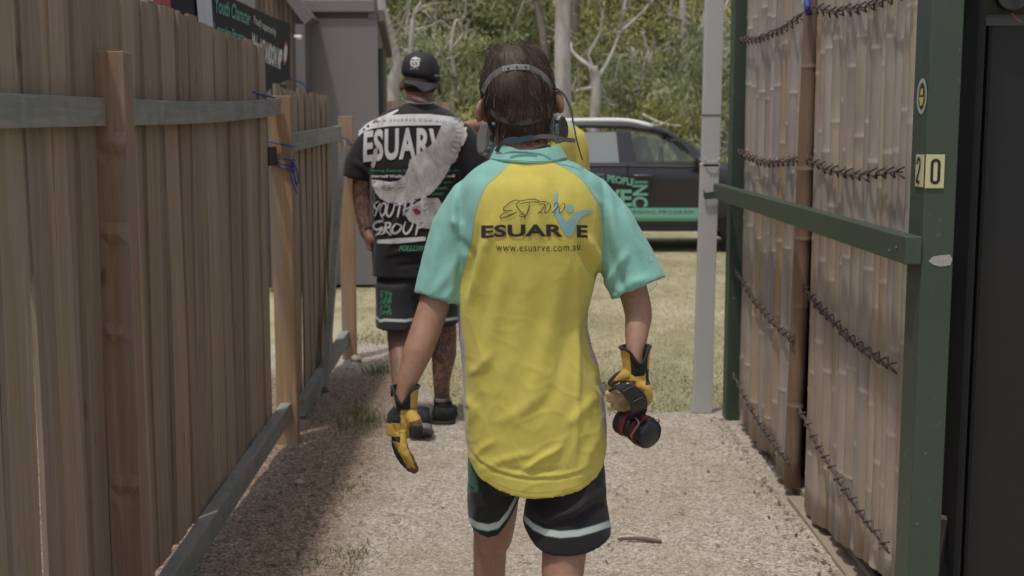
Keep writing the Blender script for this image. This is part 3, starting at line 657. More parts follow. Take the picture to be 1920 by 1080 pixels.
def bamboo_panel(label, poles, rows, seed):
    rng = random.Random(seed); th = thing('bamboo_screen', label, 'bamboo screen', (1.2, poles[0][0], 0)); vs, fs, sh, nodes, pids = [], [], [], [], []
    for (y, x, r, dy, zb) in poles:
        zn = rng.uniform(.05, .4); ns = []
        while zn < 2.4: ns.append(zn); zn += rng.uniform(.26, .42)
        zs = sorted(set([zb, 2.35] + [z+o for z in ns for o in (-.014, -.005, 0, .005, .014) if zb < z+o < 2.35] + [zb+i*.12 for i in range(1, 19) if zb+i*.12 < 2.35]))
        s = min(1, max(0, rng.gauss(*((.60, .16) if seed == 1 else (.34, .16))))); s = 1.0 if (r > .057 and y < 5) else s; o = len(vs); seg = 12; wob = rng.uniform(-.004, .004)
        for z in zs:
            dn = min([abs(z-q) for q in ns] or [9]); k = math.exp(-(dn/.006)**2)
            for i in range(seg):
                a = 2*math.pi*i/seg; rr = r*(1+.05*k-.02*math.exp(-((dn-.014)/.006)**2)); vs.append((x+math.cos(a)*rr*.58-r*.1+wob*math.sin(z*2.2), y+math.sin(a)*rr+dy*(z-1.0)/2+wob*math.sin(z*1.7), z)); sh.append(s); pids.append(o*.37 % 50); nodes.append(k*.45)
        for j in range(len(zs)-1):
            for i in range(seg): fs.append((o+j*seg+i, o+j*seg+(i+1)%seg, o+(j+1)*seg+(i+1)%seg, o+(j+1)*seg+i))
        fs.append(tuple(o+i for i in range(seg))[::-1]); fs.append(tuple(o+(len(zs)-1)*seg+i for i in range(seg)))
    me = bpy.data.meshes.new('bamboo_poles'); me.from_pydata(vs, [], fs); me.materials.append(M_BAM); me.polygons.foreach_set('use_smooth', [True]*len(fs))
    for n_, d_ in (('shade', sh), ('node', nodes), ('pid', pids)): me.attributes.new(n_, 'FLOAT', 'POINT').data.foreach_set('value', d_)
    link('bamboo_poles', me, th)
    ys = [p[0] for p in poles]; y0, y1 = min(ys)-.03, max(ys)+.03
    for (za, zb) in rows:   # rows of twisted twine: height at the near and at the far edge
        L = MB(); n = int((y1-y0)/.088); xf = 1.118
        for k in range(n):
            t_ = k/n; y = y0+(y1-y0)*t_; z = za+(zb-za)*t_ - .03*math.sin(math.pi*t_)+rng.uniform(-.004, .004)
            L.tube(spline([(xf+.006, y, z-.016), (xf-.006, y+.035, z+rng.uniform(-.004,.004)), (xf+.004, y+.085, z+.018)], 3), .0036, 5)
            L.tube(spline([(xf+.006, y+.006, z+.016), (xf-.009, y+.045, z), (xf+.004, y+.082, z-.016)], 3), .0032, 5)
            if rng.random() < .3: L.tube([(xf, y+.02, z), (xf-.018, y+.02+rng.uniform(-.02,.02), z+rng.uniform(-.025,.02))], .0014, 4)
        L.tube(spline([(xf, y0+(y1-y0)*i/12, za+(zb-za)*i/12-.03*math.sin(math.pi*i/12)+rng.uniform(-.005,.005)) for i in range(13)], 3), .0034, 5)
        L.build('lashing', TWINE, th, smooth=True)
    return th
rng = random.Random(31)
near = []; y = 3.60
while y < 4.72: r = rng.choice((.034, .040, .046, .052)); y += r*.93; near.append((y, 1.163 + rng.uniform(-.004,.004), r, rng.uniform(-.02,.03), .03+max(0, .12*(4.6-y)))) ; y += r*.93
near[-1] = (near[-1][0], near[-1][1], .034, .02, .03)
far = []; y = 4.93
far.append((4.955, 1.158, .058, -.13, .045)); y = 5.02
while y < 6.22: r = rng.choice((.040, .048, .054, .062)); y += r*.93; far.append((y, 1.168+rng.uniform(-.006,.006), r, -.10*max(0,(5.6-y)/.6)+rng.uniform(-.02,.02), rng.uniform(.02,.09))); y += r*.93
bamboo_panel('near golden bamboo screen between the big green post and the dark gap', near, [(1.885, 1.95), (1.375, 1.385), (.80, .90), (.26, .42)], 1)
bamboo_panel('farther grey bamboo screen beside the downpipe ending in a thick pole', far, [(1.93, 1.93), (1.375, 1.385), (.66, .80), (.16, .27)], 2)
rope([[(1.12, 4.83, 1.93), (1.11, 4.80, 1.95), (1.115, 4.84, 1.98)]], 'scrap of blue cord at the top of the gap between bamboo screens', .012)
# green painted frame
def green_mat():
    m, t, b = new_mat('green_paint'); v = coords(t); n = tnoise(t, v, 26, 8, .72); n2 = tnoise(t, v, 4, 4)
    c = mixc(t, n2, (.030, .052, .036), (.060, .084, .058)); c = mixc(t, ramp(t, n, [(.635, (0,0,0)), (.67, (.7,.7,.7))]), c, (.20, .20, .17))
    t.links.new(c, b.inputs['Base Color']); b.inputs['Roughness'].default_value = .5; bump(t, b, n, .25, .003); return m
GREEN = green_mat()
fr = thing('green_barrier', 'dark green painted timber barrier of two posts joined by a mid rail', 'barrier', (1.12, 4.8, 0))
S = MB(); S.box((1.083, 3.30, -.05), (1.168, 3.42, 2.5)); S.build('post', GREEN, fr, bevel=.004)
S = MB(); S.box((1.105, 6.34, -.05), (1.20, 6.45, 2.8)); S.build('post', GREEN, fr, bevel=.004)
S = MB(); S.box((1.035, 3.29, 1.142), (1.081, 6.46, 1.217)); S.build('rail', GREEN, fr, bevel=.004)
S = MB()
for (y, z) in ((3.36, 1.18), (3.42, 1.165), (6.40, 1.18)): S.ell((1.034, y, z), (.003, .006, .006))
S.build('screw', simple('rust', (.12, .09, .07), .6, 0), fr, smooth=True)
S = MB(); q = [(0,0),(.010,.012),(.03,.016),(.055,.018),(.062,.006),(.058,-.010),(.03,-.014),(.012,-.009)]
S.prism(q, .0012, Matrix.Translation((1.103, 3.2985, 1.150))); S.build('bare_patch', simple('bare_patch', (.36, .35, .34), .9, var=.45, scale=90), fr)
S = MB(); S.box((1.183, 3.5, -.06), (1.23, 6.4, .035)); tag(S.build('concrete_sill', simple('concrete', (.34, .29, .23), .9, scale=14, bmp=.4)), 'low concrete sill along the foot of the bamboo screens', 'sill')
S = MB(); S.box((1.12, 3.3, -.06), (1.182, 4.95, .016)); tag(S.build('concrete_footing', simple('footing', (.36, .29, .22), .95, var=.35, scale=120, bmp=.8)), 'concrete strip on the ground under the near bamboo screen', 'footing')
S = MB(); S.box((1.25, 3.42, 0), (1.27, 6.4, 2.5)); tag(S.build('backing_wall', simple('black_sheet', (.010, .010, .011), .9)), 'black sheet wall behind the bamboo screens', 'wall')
# number plates
CREAM = simple('cream_plastic', (.55, .53, .30), .5, var=.08); INK = simple('ink', (.012, .012, .014), .5, var=.1)
nb = thing('house_number', 'cream number tiles reading 2 and 0 wrapped round the green post corner', 'number sign', (1.083, 3.3, 1.38))
S = MB(); S.box((1.079, 3.302, 1.345), (1.0815, 3.365, 1.430)); S.build('tile', CREAM, nb, bevel=.0008)
S = MB(); S.box((1.0835, 3.2955, 1.343), (1.133, 3.2985, 1.431)); S.build('tile', CREAM, nb, bevel=.0008)
def flat_text(name, s, size, M, mat, parent, **k):
    v, f = text2d(s, size, **k); me = bpy.data.meshes.new(name); me.from_pydata([M @ Vector((x, 0, y)) for x, y in v], [], f); me.materials.append(mat); return link(name, me, parent)
def fit_m(vf, w, h):
    v, f = vf; xs = [p[0] for p in v]; ys = [p[1] for p in v]; a, b, c, d = min(xs), max(xs), min(ys), max(ys)
    return [((x-a)/(b-a)*w, (y-c)/(d-c)*h) for x, y in v], f
def place2d(name, vf, M, mat, parent):
    v, f = vf; me = bpy.data.meshes.new(name); me.from_pydata([M @ Vector((x, 0, y)) for x, y in v], [], f); me.materials.append(mat); return link(name, me, parent)
RZ = Matrix.Rotation
ring0 = [(.5+.5*math.cos(a*.2618), .5+.5*math.sin(a*.2618)) for a in range(24)]
def rrect(w, h, r, t_):   # rounded 0 outline
    def loop(w, h, r):
        P = []
        for cx, cy, a0 in ((w-r, h-r, 0), (r, h-r, 90), (r, r, 180), (w-r, r, 270)):
            P += [(cx+r*math.cos(math.radians(a0+15*i)), cy+r*math.sin(math.radians(a0+15*i))) for i in range(7)]
        return P
    A = loop(w, h, r); B_ = [(x+t_, y+t_) for x, y in loop(w-2*t_, h-2*t_, max(.002, r-t_))]; n = len(A)
    return A+B_, [(i, (i+1) % n, n+(i+1) % n, n+i) for i in range(n)]
place2d('digit', rrect(.026, .066, .012, .0075), Matrix.Translation((1.096, 3.2945, 1.354)), INK, nb)
two = merge2d(stroke2d([(0,.05),(.004,.062),(.014,.066),(.024,.06),(.025,.048),(.016,.03),(.004,.012),(0,.004)], .0085, 5, False), stroke2d([(0,.004),(.026,.004)], .0085, 1, False))
place2d('digit', two, Matrix.Translation((1.0775, 3.352, 1.354)) @ RZ(-math.pi/2, 4, 'Z'), INK, nb)
# oval sticker, two lobes round the corner
SW = simple('sticker_white', (.40, .40, .38), .6, var=.3, scale=150); YEL = simple('sticker_yellow', (.55, .45, .04), .6, var=.1)
stk = thing('sticker', 'worn oval sticker with black and yellow emblem high on the green post', 'sticker', (1.083, 3.3, 1.56))
def oval(w, h, n=28): return [(w*.5*math.cos(i*2*math.pi/n), h*.5*math.sin(i*2*math.pi/n)) for i in range(n)]
MS = Matrix.Translation((1.0815, 3.345, 1.583)) @ RZ(-math.pi/2, 4, 'Z')
def ovring(w, h, t_): A = oval(w, h); B_ = oval(w-t_, h-t_); n = len(A); return A+B_, [(i, (i+1) % n, n+(i+1) % n, n+i) for i in range(n)]
place2d('ground_disc', (oval(.064,.078), [tuple(range(28))]), MS @ Matrix.Translation((0, .0003, 0)), simple('sticker_grey', (.13,.14,.12), .6), stk); place2d('ring', ovring(.080, .094, .020), MS, SW, stk); place2d('emblem', (oval(.036, .066), [tuple(range(28))]), MS @ Matrix.Translation((0, -.0004, 0)), INK, stk)
place2d('emblem_band', merge2d(poly2d([(-.011,.003),(.011,.003),(.008,.020),(-.008,.020)]), poly2d([(-.018,-.002),(.018,-.002),(.009,-.024),(-.009,-.024)])), MS @ Matrix.Translation((0, -.0008, 0)), YEL, stk)
# metal downpipe
PIPE = simple('pale_steel', (.47, .465, .455), .55, var=.06, scale=8, bmp=.06)
dp = thing('downpipe', 'pale grey square metal downpipe with a dented joint strapped to the green rail', 'downpipe', (1.03, 6.5, 0))
def pipe_seg(zs, name):
    S = MB(); vs = []
    for z, dx, w in zs:
        for a, b2 in ((-1,-1),(1,-1),(1,1),(-1,1)): vs.append((1.027+dx+a*w/2, 6.53+b2*.027, z))
    S.rings(vs, len(zs), 4); return S.build(name, PIPE, dp, bevel=.004)
pipe_seg([(.0,-.022,.112),(.13,-.014,.098),(.5,-.012,.095),(1.20,-.004,.094),(1.295,-.002,.096),(1.318,-.002,.104)], 'lower_pipe')
pipe_seg([(1.30,0,.088),(1.36,.001,.094),(1.56,.002,.094),(2.9,.010,.094)], 'upper_pipe')
S = MB(); S.tube(spline([at(1320,296,6.49), at(1328,303,6.485), at(1340,304,6.485), at(1351,296,6.49)], 4), .0035, 5); S.build('dent', PIPE, dp, smooth=True)
S = MB(); S.box((.978, 6.50, 1.565), (1.077, 6.56, 1.570)); S.build('seam', simple('seam', (.16,.16,.16), .6), dp)
S = MB(); P = [at(1319,368,6.485), at(1322,374,6.48), at(1340,372,6.48), at(1356,366,6.47)]
for a, b2 in zip(P, P[1:]): S.add([a, b2, b2+Vector((0,0,.035)), a+Vector((0,0,.035)), a+Vector((0,.004,0)), b2+Vector((0,.004,0)), b2+Vector((0,.004,.035)), a+Vector((0,.004,.035))], [(0,1,2,3),(7,6,5,4),(0,4,5,1),(3,2,6,7),(0,3,7,4),(1,5,6,2)])
S.build('strap', GREEN, dp)
# shed doorway with sliding door at the right edge
DOOR = simple('black_door', (.012, .0115, .014), .5, var=.15, scale=5, bmp=.15)
sd = thing('sliding_door', 'black sheet metal sliding door hanging from a roller at the right edge', 'door', (1.6, 3.6, 0))
S = MB(); S.box((1.325, 3.55, .05), (2.6, 3.60, 1.80)); S.build('door_panel', DOOR, sd, bevel=.012)
S = MB(); S.box((1.27, 3.545, 1.782), (2.6, 3.60, 1.815)); S.build('top_channel', simple('worn_steel', (.10,.10,.11), .45, .5), sd)
S = MB(); c = Vector((1.372, 3.50, 1.865)); S.tube([c, c+Vector((0,.035,0))], .046, 28); S.tube([c-Vector((0,.012,0)), c], [.012,.014], 14); S.build('roller', simple('roller_steel', (.06,.06,.062), .4, .6), sd, smooth=False, bevel=.003)
S = MB(); S.box((1.175, 3.52, 1.815), (2.7, 3.545, 2.1)); tag(S.build('door_track', simple('dark_green', (.018,.022,.014), .7)), 'dark beam carrying the roller above the black door', 'beam')
S = MB(); S.tube(spline([(1.365,3.49,1.81),(1.375,3.49,1.795),(1.39,3.485,1.785)], 4), .0025, 5); tag(S.build('cord', simple('red_cord', (.16,.03,.025), .7), smooth=True), 'short red cord end under the roller', 'cord')
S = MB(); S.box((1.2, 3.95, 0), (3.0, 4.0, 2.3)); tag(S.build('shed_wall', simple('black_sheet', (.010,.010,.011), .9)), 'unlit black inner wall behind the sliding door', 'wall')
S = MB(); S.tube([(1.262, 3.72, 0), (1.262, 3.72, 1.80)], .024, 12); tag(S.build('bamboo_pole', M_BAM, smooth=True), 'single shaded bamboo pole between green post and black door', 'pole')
S = MB(); a, b2 = at(1745,1120,3.45), at(1773,975,3.5); d = (b2-a); S.tube([a, b2], .013, 4); S.build
sk = tag(S.build('timber_stake', simple('old_stake', (.10,.08,.07), .9)), 'old stake leaning in the dark gap beside the black door', 'stake')
S = MB(); S.tube([b2, b2+d.normalized()*.012], .0145, 4); S.build('worn_end', simple('worn_end', (.34,.31,.29), .9), sk)
# ------------------------------------------------------------------ black SUV on the lawn
CY = 15.4
def cx(px): return X(px, CY)
def czz(py): return at(960, py, CY).z
m, t, b = new_mat('car_paint'); b.inputs['Base Color'].default_value = (.018,.016,.020,1); b.inputs['Roughness'].default_value = .3; b.inputs['Coat Weight'].default_value = .6; b.inputs['Coat Roughness'].default_value = .12
bump(t, b, tnoise(t, coords(t), 3, 2), .03, .02); PAINT = m
m, t, b = new_mat('car_glass'); b.inputs['Base Color'].default_value = (.75,.82,.80,1); b.inputs['Roughness'].default_value = .02; b.inputs['Transmission Weight'].default_value = .93; b.inputs['IOR'].default_value = 1.12; CGLASS = m
m, t, b = new_mat('reflection_grey_glass'); b.inputs['Base Color'].default_value = (.22,.235,.23,1); b.inputs['Roughness'].default_value = .05; b.inputs['IOR'].default_value = 1.9; RGLASS = m  # opaque grey base colour paints in the pale reflection on the rear panes
WROOF = simple('white_paint', (.72,.72,.72), .35, var=.03, bmp=0); RUB = simple('tyre_rubber', (.02,.02,.02), .85); RIM = simple('rim_metal', (.25,.25,.26), .35, .8, bmp=0)
INT = simple('dark_interior', (.025,.025,.028), .8); GRN = simple('decal_green', (.17,.42,.31), .5, var=.05, bmp=0)
car = thing('parked_car', 'black four wheel drive with green signwriting and white roof parked on the lawn', 'car', (cx(1200), CY+.9, 0))
# lower body: stations along its length, section rounded top and bottom
Wd = 1.85; stn = [(925, 300, .35), (930, 306, .28), (960, 304.5, .25), (1060, 304.5, .24), (1170, 305.5, .24), (1290, 307, .24), (1318, 304, .24), (1360, 308, .24), (1420, 313, .25), (1470, 322, .25), (1500, 338, .28), (1508, 360, .34)]
S = MB(); vs = []
for i, (p, ytop, zb) in enumerate(stn):
    x = cx(p); zt = czz(ytop); inx = {0: .20, 1: .08, 10: .12, 11: .3}.get(i, 0)
    prof = [(.09, zb), (.0, zb+.10), (-.012, .45), (-.02, .62), (-.005, .80), (-.02, .93), (.012, zt-.035), (.05, zt)]
    ring = [(y+inx, z) for y, z in prof] + [(Wd-y-inx, z) for y, z in prof[::-1]]
    vs += [(x, CY+y, min(z, zt)) for y, z in ring]
S.rings(vs, len(stn), 16)
body = S.build('body', PAINT, car, smooth=True); md = body.modifiers.new('b', 'BEVEL'); md.width = .02; md.segments = 2; md.limit_method = 'ANGLE'; md.angle_limit = .6
# roof shell and pillars
def gh(px, py, side=0):   # a point of the greenhouse's side, leaning inwards with height
    z = czz(py); k = max(0, (z-1.07))*.36; return Vector((cx(px), CY+.03+k if not side else CY+Wd-.03-k, z))
roofl = [(948,243,.0),(975,233,0),(1020,229,0),(1100,227,0),(1180,228.5,0),(1230,237,0),(1262,247,0)]
S = MB(); vs = []
for p, y, _ in roofl:
    z = czz(y); x = cx(p); k = (z-1.07)*.36
    prof = [(.03+k-.0, z-.085), (.04+k, z-.03), (.10+k, z), (.5, z+.02)]
    vs += [(x, CY+a, b2) for a, b2 in prof] + [(x, CY+Wd-a, b2) for a, b2 in prof[::-1]] + [(x, CY+Wd-.1-k, z-.07), (x, CY+.1+k, z-.07)]
S.rings(vs, len(roofl), 10); S.build('roof', PAINT, car, smooth=True)
def pillar(pts, wpx, name='pillar'):
    for side in (0, 1):
        S = MB(); vs = []
        for (p, y), w in zip(pts, wpx):
            a, b2 = gh(p, y, side), gh(p+w, y, side); dy = Vector((0, .05 if side == 0 else -.05, 0)); vs += [a, b2, b2+dy, a+dy]
        S.rings(vs, len(pts), 4); S.build(name, PAINT, car, bevel=.006)
pillar([(925,300),(935,268),(950,244)], [42,30,30]); pillar([(1000,308),(1003,246)], [14,12]); pillar([(1161,308),(1156,246)], [32,27])
pillar([(1330,306),(1299,272),(1262,250),(1225,240)], [-22,-17,-12,-8]); pillar([(1075,308),(1079,246)], [20,12])
for nm, pts, mt in (('rear_side_window', [(975,302),(975,250),(1000,247),(1000,305)], RGLASS), ('rear_door_window', [(1096,305),(1089,248),(1156,247),(1163,305)], RGLASS), ('front_door_window', [(1191,305),(1180,249),(1225,252),(1262,268),(1300,303)], CGLASS)):
    for side in (0, 1):
        S = MB(); P = [gh(p, y, side)+Vector((0, .02*(1-2*side), 0)) for p, y in pts]; n = len(P); Q = [v+Vector((0,.005,0)) for v in P]
        S.add(P+Q, [tuple(range(n)), tuple(range(n, 2*n))[::-1]]+[(i, i+n, (i+1)%n+n, (i+1)%n) for i in range(n)])
        S.build(nm, mt, car)
def cross(pa, pb, name, mt, inset=.06):
    a, b2, c, d = gh(*pa), gh(*pa, 1), gh(*pb, 1), gh(*pb); a.y += inset; d.y += inset; b2.y -= inset; c.y -= inset
    S = MB(); o = Vector((.006,0,0)); S.add([a,b2,c,d,a+o,b2+o,c+o,d+o], [(0,1,2,3),(7,6,5,4),(0,4,5,1),(3,2,6,7),(0,3,7,4),(1,5,6,2)]); S.build(name, mt, car)
cross((1338,305), (1258,249), 'windscreen', CGLASS); cross((926,298), (950,246), 'rear_window', RGLASS)
S = MB()
for side in (0, 1):
    P = [gh(p, y, side)+Vector((0, .07*(1-2*side), .0)) for p, y in [(955,238),(985,230),(1040,227.5),(1110,226),(1180,227),(1227,238)]]
    S.tube(spline(P, 4), [.012]+[.034]*19+[.012], 8, flat=((0,0,1), 1.0))
S.build('roof_rail', WROOF, car, smooth=True)
S = MB(); vs = []
for p, y, _ in roofl[:-1]:
    z = czz(y)+.012; x = cx(p); k = (z-1.07)*.36; vs += [(x, CY+.16+k, z), (x, CY+.5, z+.02), (x, CY+Wd-.5, z+.02), (x, CY+Wd-.16-k, z), (x, CY+Wd-.2-k, z-.01), (x, CY+.2+k, z-.01)]
S.rings(vs, len(roofl)-1, 6); S.build('roof_skin', WROOF, car, smooth=True)
def wheel(px):
    w = MB(); x = cx(px)
    for y0 in (CY-.01, CY+Wd-.22):
        w.tube([(x,y0,.36),(x,y0+.03,.36),(x,y0+.20,.36),(x,y0+.23,.36)], [.32,.36,.36,.32], 36)
    o = w.build('wheel', RUB, car, smooth=False); r = MB()
    r.tube([(x,CY-.018,.36),(x,CY-.011,.36)], [.215,.235], 30)
    for k in range(5):
        a = k*1.2566; r.tube([(x,CY-.03,.36),(x+.2*math.cos(a),CY-.022,.36+.2*math.sin(a))], [.05,.03], 6)
    r.build('rim', RIM, o)
wheel(1023); wheel(1412)
S = MB()
for p in (1023, 1412): S.tube([(cx(p),CY-.008,.38),(cx(p),CY+.2,.38)], .43, 40)
S.build('wheel_arch', simple('black_void', (.006,.006,.006), .9), car)
S = MB(); S.box((cx(1062), CY+.012, .235), (cx(1370), CY+.05, .33)); S.build('side_skirt', simple('skirt', (.035,.033,.035), .7), car, bevel=.01)
hd = czz(330)
for a, b2 in ((1186,1221),(1098,1130)):
    S = MB(); S.tube(spline([(cx(a),CY-.012,hd),(cx(a+4),CY-.045,hd+.004),(cx(b2-4),CY-.045,hd+.004),(cx(b2),CY-.012,hd)], 4), .016, 8); S.build('door_handle', simple('handle_metal', (.09,.085,.09), .35, .4), car, smooth=True)
S = MB()
for P in ([(1177,306),(1174,350),(1178,424)], [(1064,306),(1070,360),(1072,420)], [(1321,309),(1323,350),(1318,424)]):
    S.tube([Vector((cx(p), CY-.016, czz(y))) for p, y in P], .006, 5)
S.build('door_gap', simple('black_void', (.006,.006,.006), .9), car)
S = MB(); S.tube([Vector((cx(p), CY-.012, czz(y))) for p, y in ((935,308.5),(1100,306.5),(1325,309))], .014, 6); S.build('belt_trim', simple('trim_grey', (.07,.068,.072), .45), car, smooth=True)
S = MB(); S.ell((cx(1309), CY-.16, czz(305)), (.075,.10,.09)); S.tube([(cx(1309),CY-.10,czz(312)),(cx(1312),CY+.03,czz(312))], .03, 8); S.build('wing_mirror', PAINT, car, smooth=True)
S = MB()
for p in (1215, 1130):
    for yy in (CY+.35, CY+1.1): S.ell((cx(p), yy+.1, .95), (.11,.25,.36)); S.ell((cx(p)-.02, yy+.1, 1.30), (.06,.14,.10))
S.box((cx(1265), CY+.1, .6), (cx(1335), CY+Wd-.1, 1.06)); S.tube([(cx(1262),CY+1.3+.2*math.cos(a*.5),1.05+.19*math.sin(a*.5)) for a in range(13)], .018, 6)
S.ell((cx(1262), CY+.95, 1.34), (.03,.12,.05)); S.build('cabin', INT, car, smooth=True)
# signwriting
def side_decal(name, vf, px0, px1, py0, py1, mat, rot=0, tilt=0, off=.026):
    v, f = vf
    if rot: v = [(y, -x) for x, y in v]
    v, f = fit((v, f), px0, px1, py0, py1); me = bpy.data.meshes.new(name)
    me.from_pydata([Vector((cx(x), CY-off, czz(y + tilt*(x-px0)))) for x, y in v], [], f); me.materials.append(mat); return link(name, me, car)
side_decal('stripe', rect, 1010, 1318, 389.5, 414, GRN, off=.0235)
side_decal('stripe_edge', rect, 1010, 1318, 408, 414, simple('decal_dark_green', (.09,.24,.14), .5), off=.025)
side_decal('lettering', text2d('HELPING YOUNG PEOPLE', 1, .03), 1010, 1189, 308, 322, GRN, tilt=.15)
side_decal('lettering', text2d('INC', 1, .03), 1185, 1214, 339, 388, GRN, rot=1)
side_decal('lettering', text2d('SUARVE', 1, .03), 1020, 1184, 352, 384, GRN, tilt=.02)
side_decal('lettering', text2d('ACTIVE LEARNING PROGRAM', 1, .0, space=1.15), 1110, 1299, 394, 401, simple('decal_ink', (.02,.05,.035), .6), off=.0255)
side_decal('lettering', text2d('ESU', 1, .04), 1312, 1320, 340, 384, simple('decal_pale', (.45,.46,.44), .6), rot=1)
# ------------------------------------------------------------------ people
def skin_mat(name, a, b_, tattoo=False):
    m, t, b = new_mat(name); v = coords(t); n = tnoise(t, v, 9, 5, .6)
    c = mixc(t, n, a, b_); bl = tnoise(t, v, 38, 6, .75); c = mixc(t, ramp(t, bl, [(.48, (0,0,0)), (.70, (.6,.6,.6))]), c, tuple(x*y for x, y in zip(a, (.82,.66,.66))))
    if tattoo:
        wv = tnoise(t, coords(t, (1, 1, .7)), 24, 3, .5, 2.2)
        k = math_(t, 'MULTIPLY', ramp(t, wv, [(.44, (0,0,0)), (.50, (.75,.75,.75)), (.58, (.6,.6,.6)), (.62, (.05,.05,.05))]), attr(t, 'ink').outputs['Fac']); c = mixc(t, k, c, (.05, .035, .032))
    t.links.new(c, b.inputs['Base Color']); b.inputs['Roughness'].default_value = .55; b.inputs['Subsurface Weight'].default_value = .06; b.inputs['Subsurface Radius'].default_value = (.01,.004,.002)
    bump(t, b, tnoise(t, v, 160, 4), .12, .002); return m
SKIN = skin_mat('skin_light', (.29,.155,.105), (.37,.21,.15)); SKIN2 = skin_mat('skin_brown', (.22,.115,.08), (.29,.16,.115), True)
def cloth(name, cols, rough=.75, weave=420, fold=.25, sheen=.15, fs=9, fd=.012, thr=1.0):
    """cols: base colour, then (attribute, colour) pairs, painted where the attribute is positive"""
    m, t, b = new_mat(name); v = coords(t); c = None; n = tnoise(t, v, 3, 4)
    for k, it in enumerate(cols):
        if k == 0: c = mixc(t, n, tuple(x*.93 for x in it), tuple(x*1.05 for x in it))
        else: c = mixc(t, step(t, attr(t, it[0]).outputs['Fac'], thr), c, it[1])
    t.links.new(c, b.inputs['Base Color']); b.inputs['Roughness'].default_value = rough; b.inputs['Specular IOR Level'].default_value = .25
    b.inputs['Sheen Weight'].default_value = sheen
    w = tnoise(t, v, weave, 2); f = tnoise(t, coords(t, (1, 1, .45)), fs, 4, .5, 1.6)
    bump(t, b, math_(t, 'ADD', math_(t, 'MULTIPLY', f, 1.0), math_(t, 'MULTIPLY', w, .03)), fold, fd); return m
def ring_loft(S, rows, seg=48, mi=0, pw=2.4):
    """rows: (px centre, half width px, Y centre, half depth, py or function(x px) -> py), all at reference depth REF; numeric rows are splined"""
    num = [r for r in rows if not callable(r[4])]; rest = rows[len(num):]; out = []
    for i in range(len(num)-1):
        q0, q1, q2, q3_ = num[max(i-1, 0)], num[i], num[i+1], num[min(i+2, len(num)-1)]
        for k in range(4):
            t = k/4; out.append(tuple(.5*((2*b)+(c-a)*t+(2*a-5*b+4*c-d)*t*t+(3*b-a-3*c+d)*t**3) for a, b, c, d in zip(q0, q1, q2, q3_)))
    rows = out+num[-1:]+rest; vs = []
    for (c, hw, yc, hd_, py) in rows:
        for k in range(seg):
            a = 2*math.pi*k/seg; ca, sa = math.cos(a), math.sin(a)
            ux = math.copysign(abs(ca)**(2/pw), ca); uy = math.copysign(abs(sa)**(2/pw), sa)
            x = c+hw*ux; p = at(x, py(x) if callable(py) else py, REF); vs.append((p.x, yc+hd_*uy, p.z))
    S.rings(vs, len(rows), seg, mi)
def fold_disp(folds, ref, front=False):
    """folds: (polyline px, amplitude m, width px); ridges pressed into the side of the cloth that faces the camera"""
    def D(co, no):
        if no.y > -.05: return 0.0
        x, y = pix(co); d = 0
        for P, am, w in folds:
            n = len(P)-1; best = 0; w9 = 9*w*w
            if not (min(p[0] for p in P)-3*w < x < max(p[0] for p in P)+3*w): continue
            for i in range(n):
                a, b = P[i], P[i+1]; vx, vy = b[0]-a[0], b[1]-a[1]; tc = max(0, min(1, ((x-a[0])*vx+(y-a[1])*vy)/(vx*vx+vy*vy)))
                q = (x-a[0]-vx*tc)**2+(y-a[1]-vy*tc)**2
                if q < w9:
                    g = (i+tc)/n; e = am*math.exp(-q/(w*w))*min(1, 4*g*(1-g)+.2)
                    if abs(e) > abs(best): best = e
            d += best
        return d
    return D
# ================= the boy in the foreground
REF = 2.80
def Bp(px, py, Y=REF): return at(px, py, Y)
boy = thing('person', 'child in yellow and aqua polo shirt walking away in the foreground with earmuffs in hand', 'person', (.04, 2.85, 0))
S = MB()
def limb(S, pts, rad, seg=16): 
    P = spline(pts, 4); n = len(P); R = [interp([(i*4, r) for i, r in enumerate(rad)], j) for j in range(n)]; S.tube(P, R, seg)
HC = Bp(969, 178, 2.86)      # skull centre
S.ell(HC, (.071,.092,.098), 24, 16); S.ell(HC+Vector((0,.045,-.06)), (.052,.055,.06), 20, 12)
S.ell(HC+Vector((0,.104,-.03)), (.012,.018,.017)); S.ell(HC+Vector((0,.092,-.075)), (.024,.014,.010))
S.tube([HC+Vector((.008,-.012,-.04)), HC+Vector((.014,-.02,-.12)), Bp(992,300,2.83)], [.052,.050,.062], 18)
for px_, sx in ((905,-1),(1044,1)):   # ears
    e = Bp(px_, 208 if sx < 0 else 192, 2.845); S.ell(e+Vector((sx*.0045,-.012,0)), (.0085,.022,.029), 14, 10, M=RZ(.45*sx, 3, 'Z') @ RZ(-.18*sx, 3, 'Y'))
    S.ell(e+Vector((-sx*.006,.008,-.004)), (.012,.012,.024), 12, 8)
S.tube([Bp(992,290,2.83), Bp(993,330,2.83), Bp(995,450,2.83), Bp(990,600,2.83), Bp(1002,760,2.85), Bp(1006,850,2.85)], [.05,.075,.10,.098,.10,.09], 20, flat=((0,1,0), .62))
limb(S, [Bp(885,385,2.84), Bp(845,470,2.84), Bp(808,590,2.81), Bp(783,660,2.78), Bp(758,735,2.76), Bp(757,765,2.76)], [.036,.036,.0355,.034,.0190,.018])
limb(S, [Bp(1110,385,2.84), Bp(1160,470,2.84), Bp(1195,575,2.83), Bp(1194,620,2.80), Bp(1190,668,2.77), Bp(1187,700,2.76)], [.036,.036,.0325,.028,.0200,.021])
limb(S, [Bp(935,860,2.86), Bp(926,960,2.98), Bp(925,1010,3.04), Vector((-.055,3.08,.47)), Vector((-.06,3.12,.27)), Vector((-.06,3.14,.09))], [.06,.058,.046,.044,.040,.026])
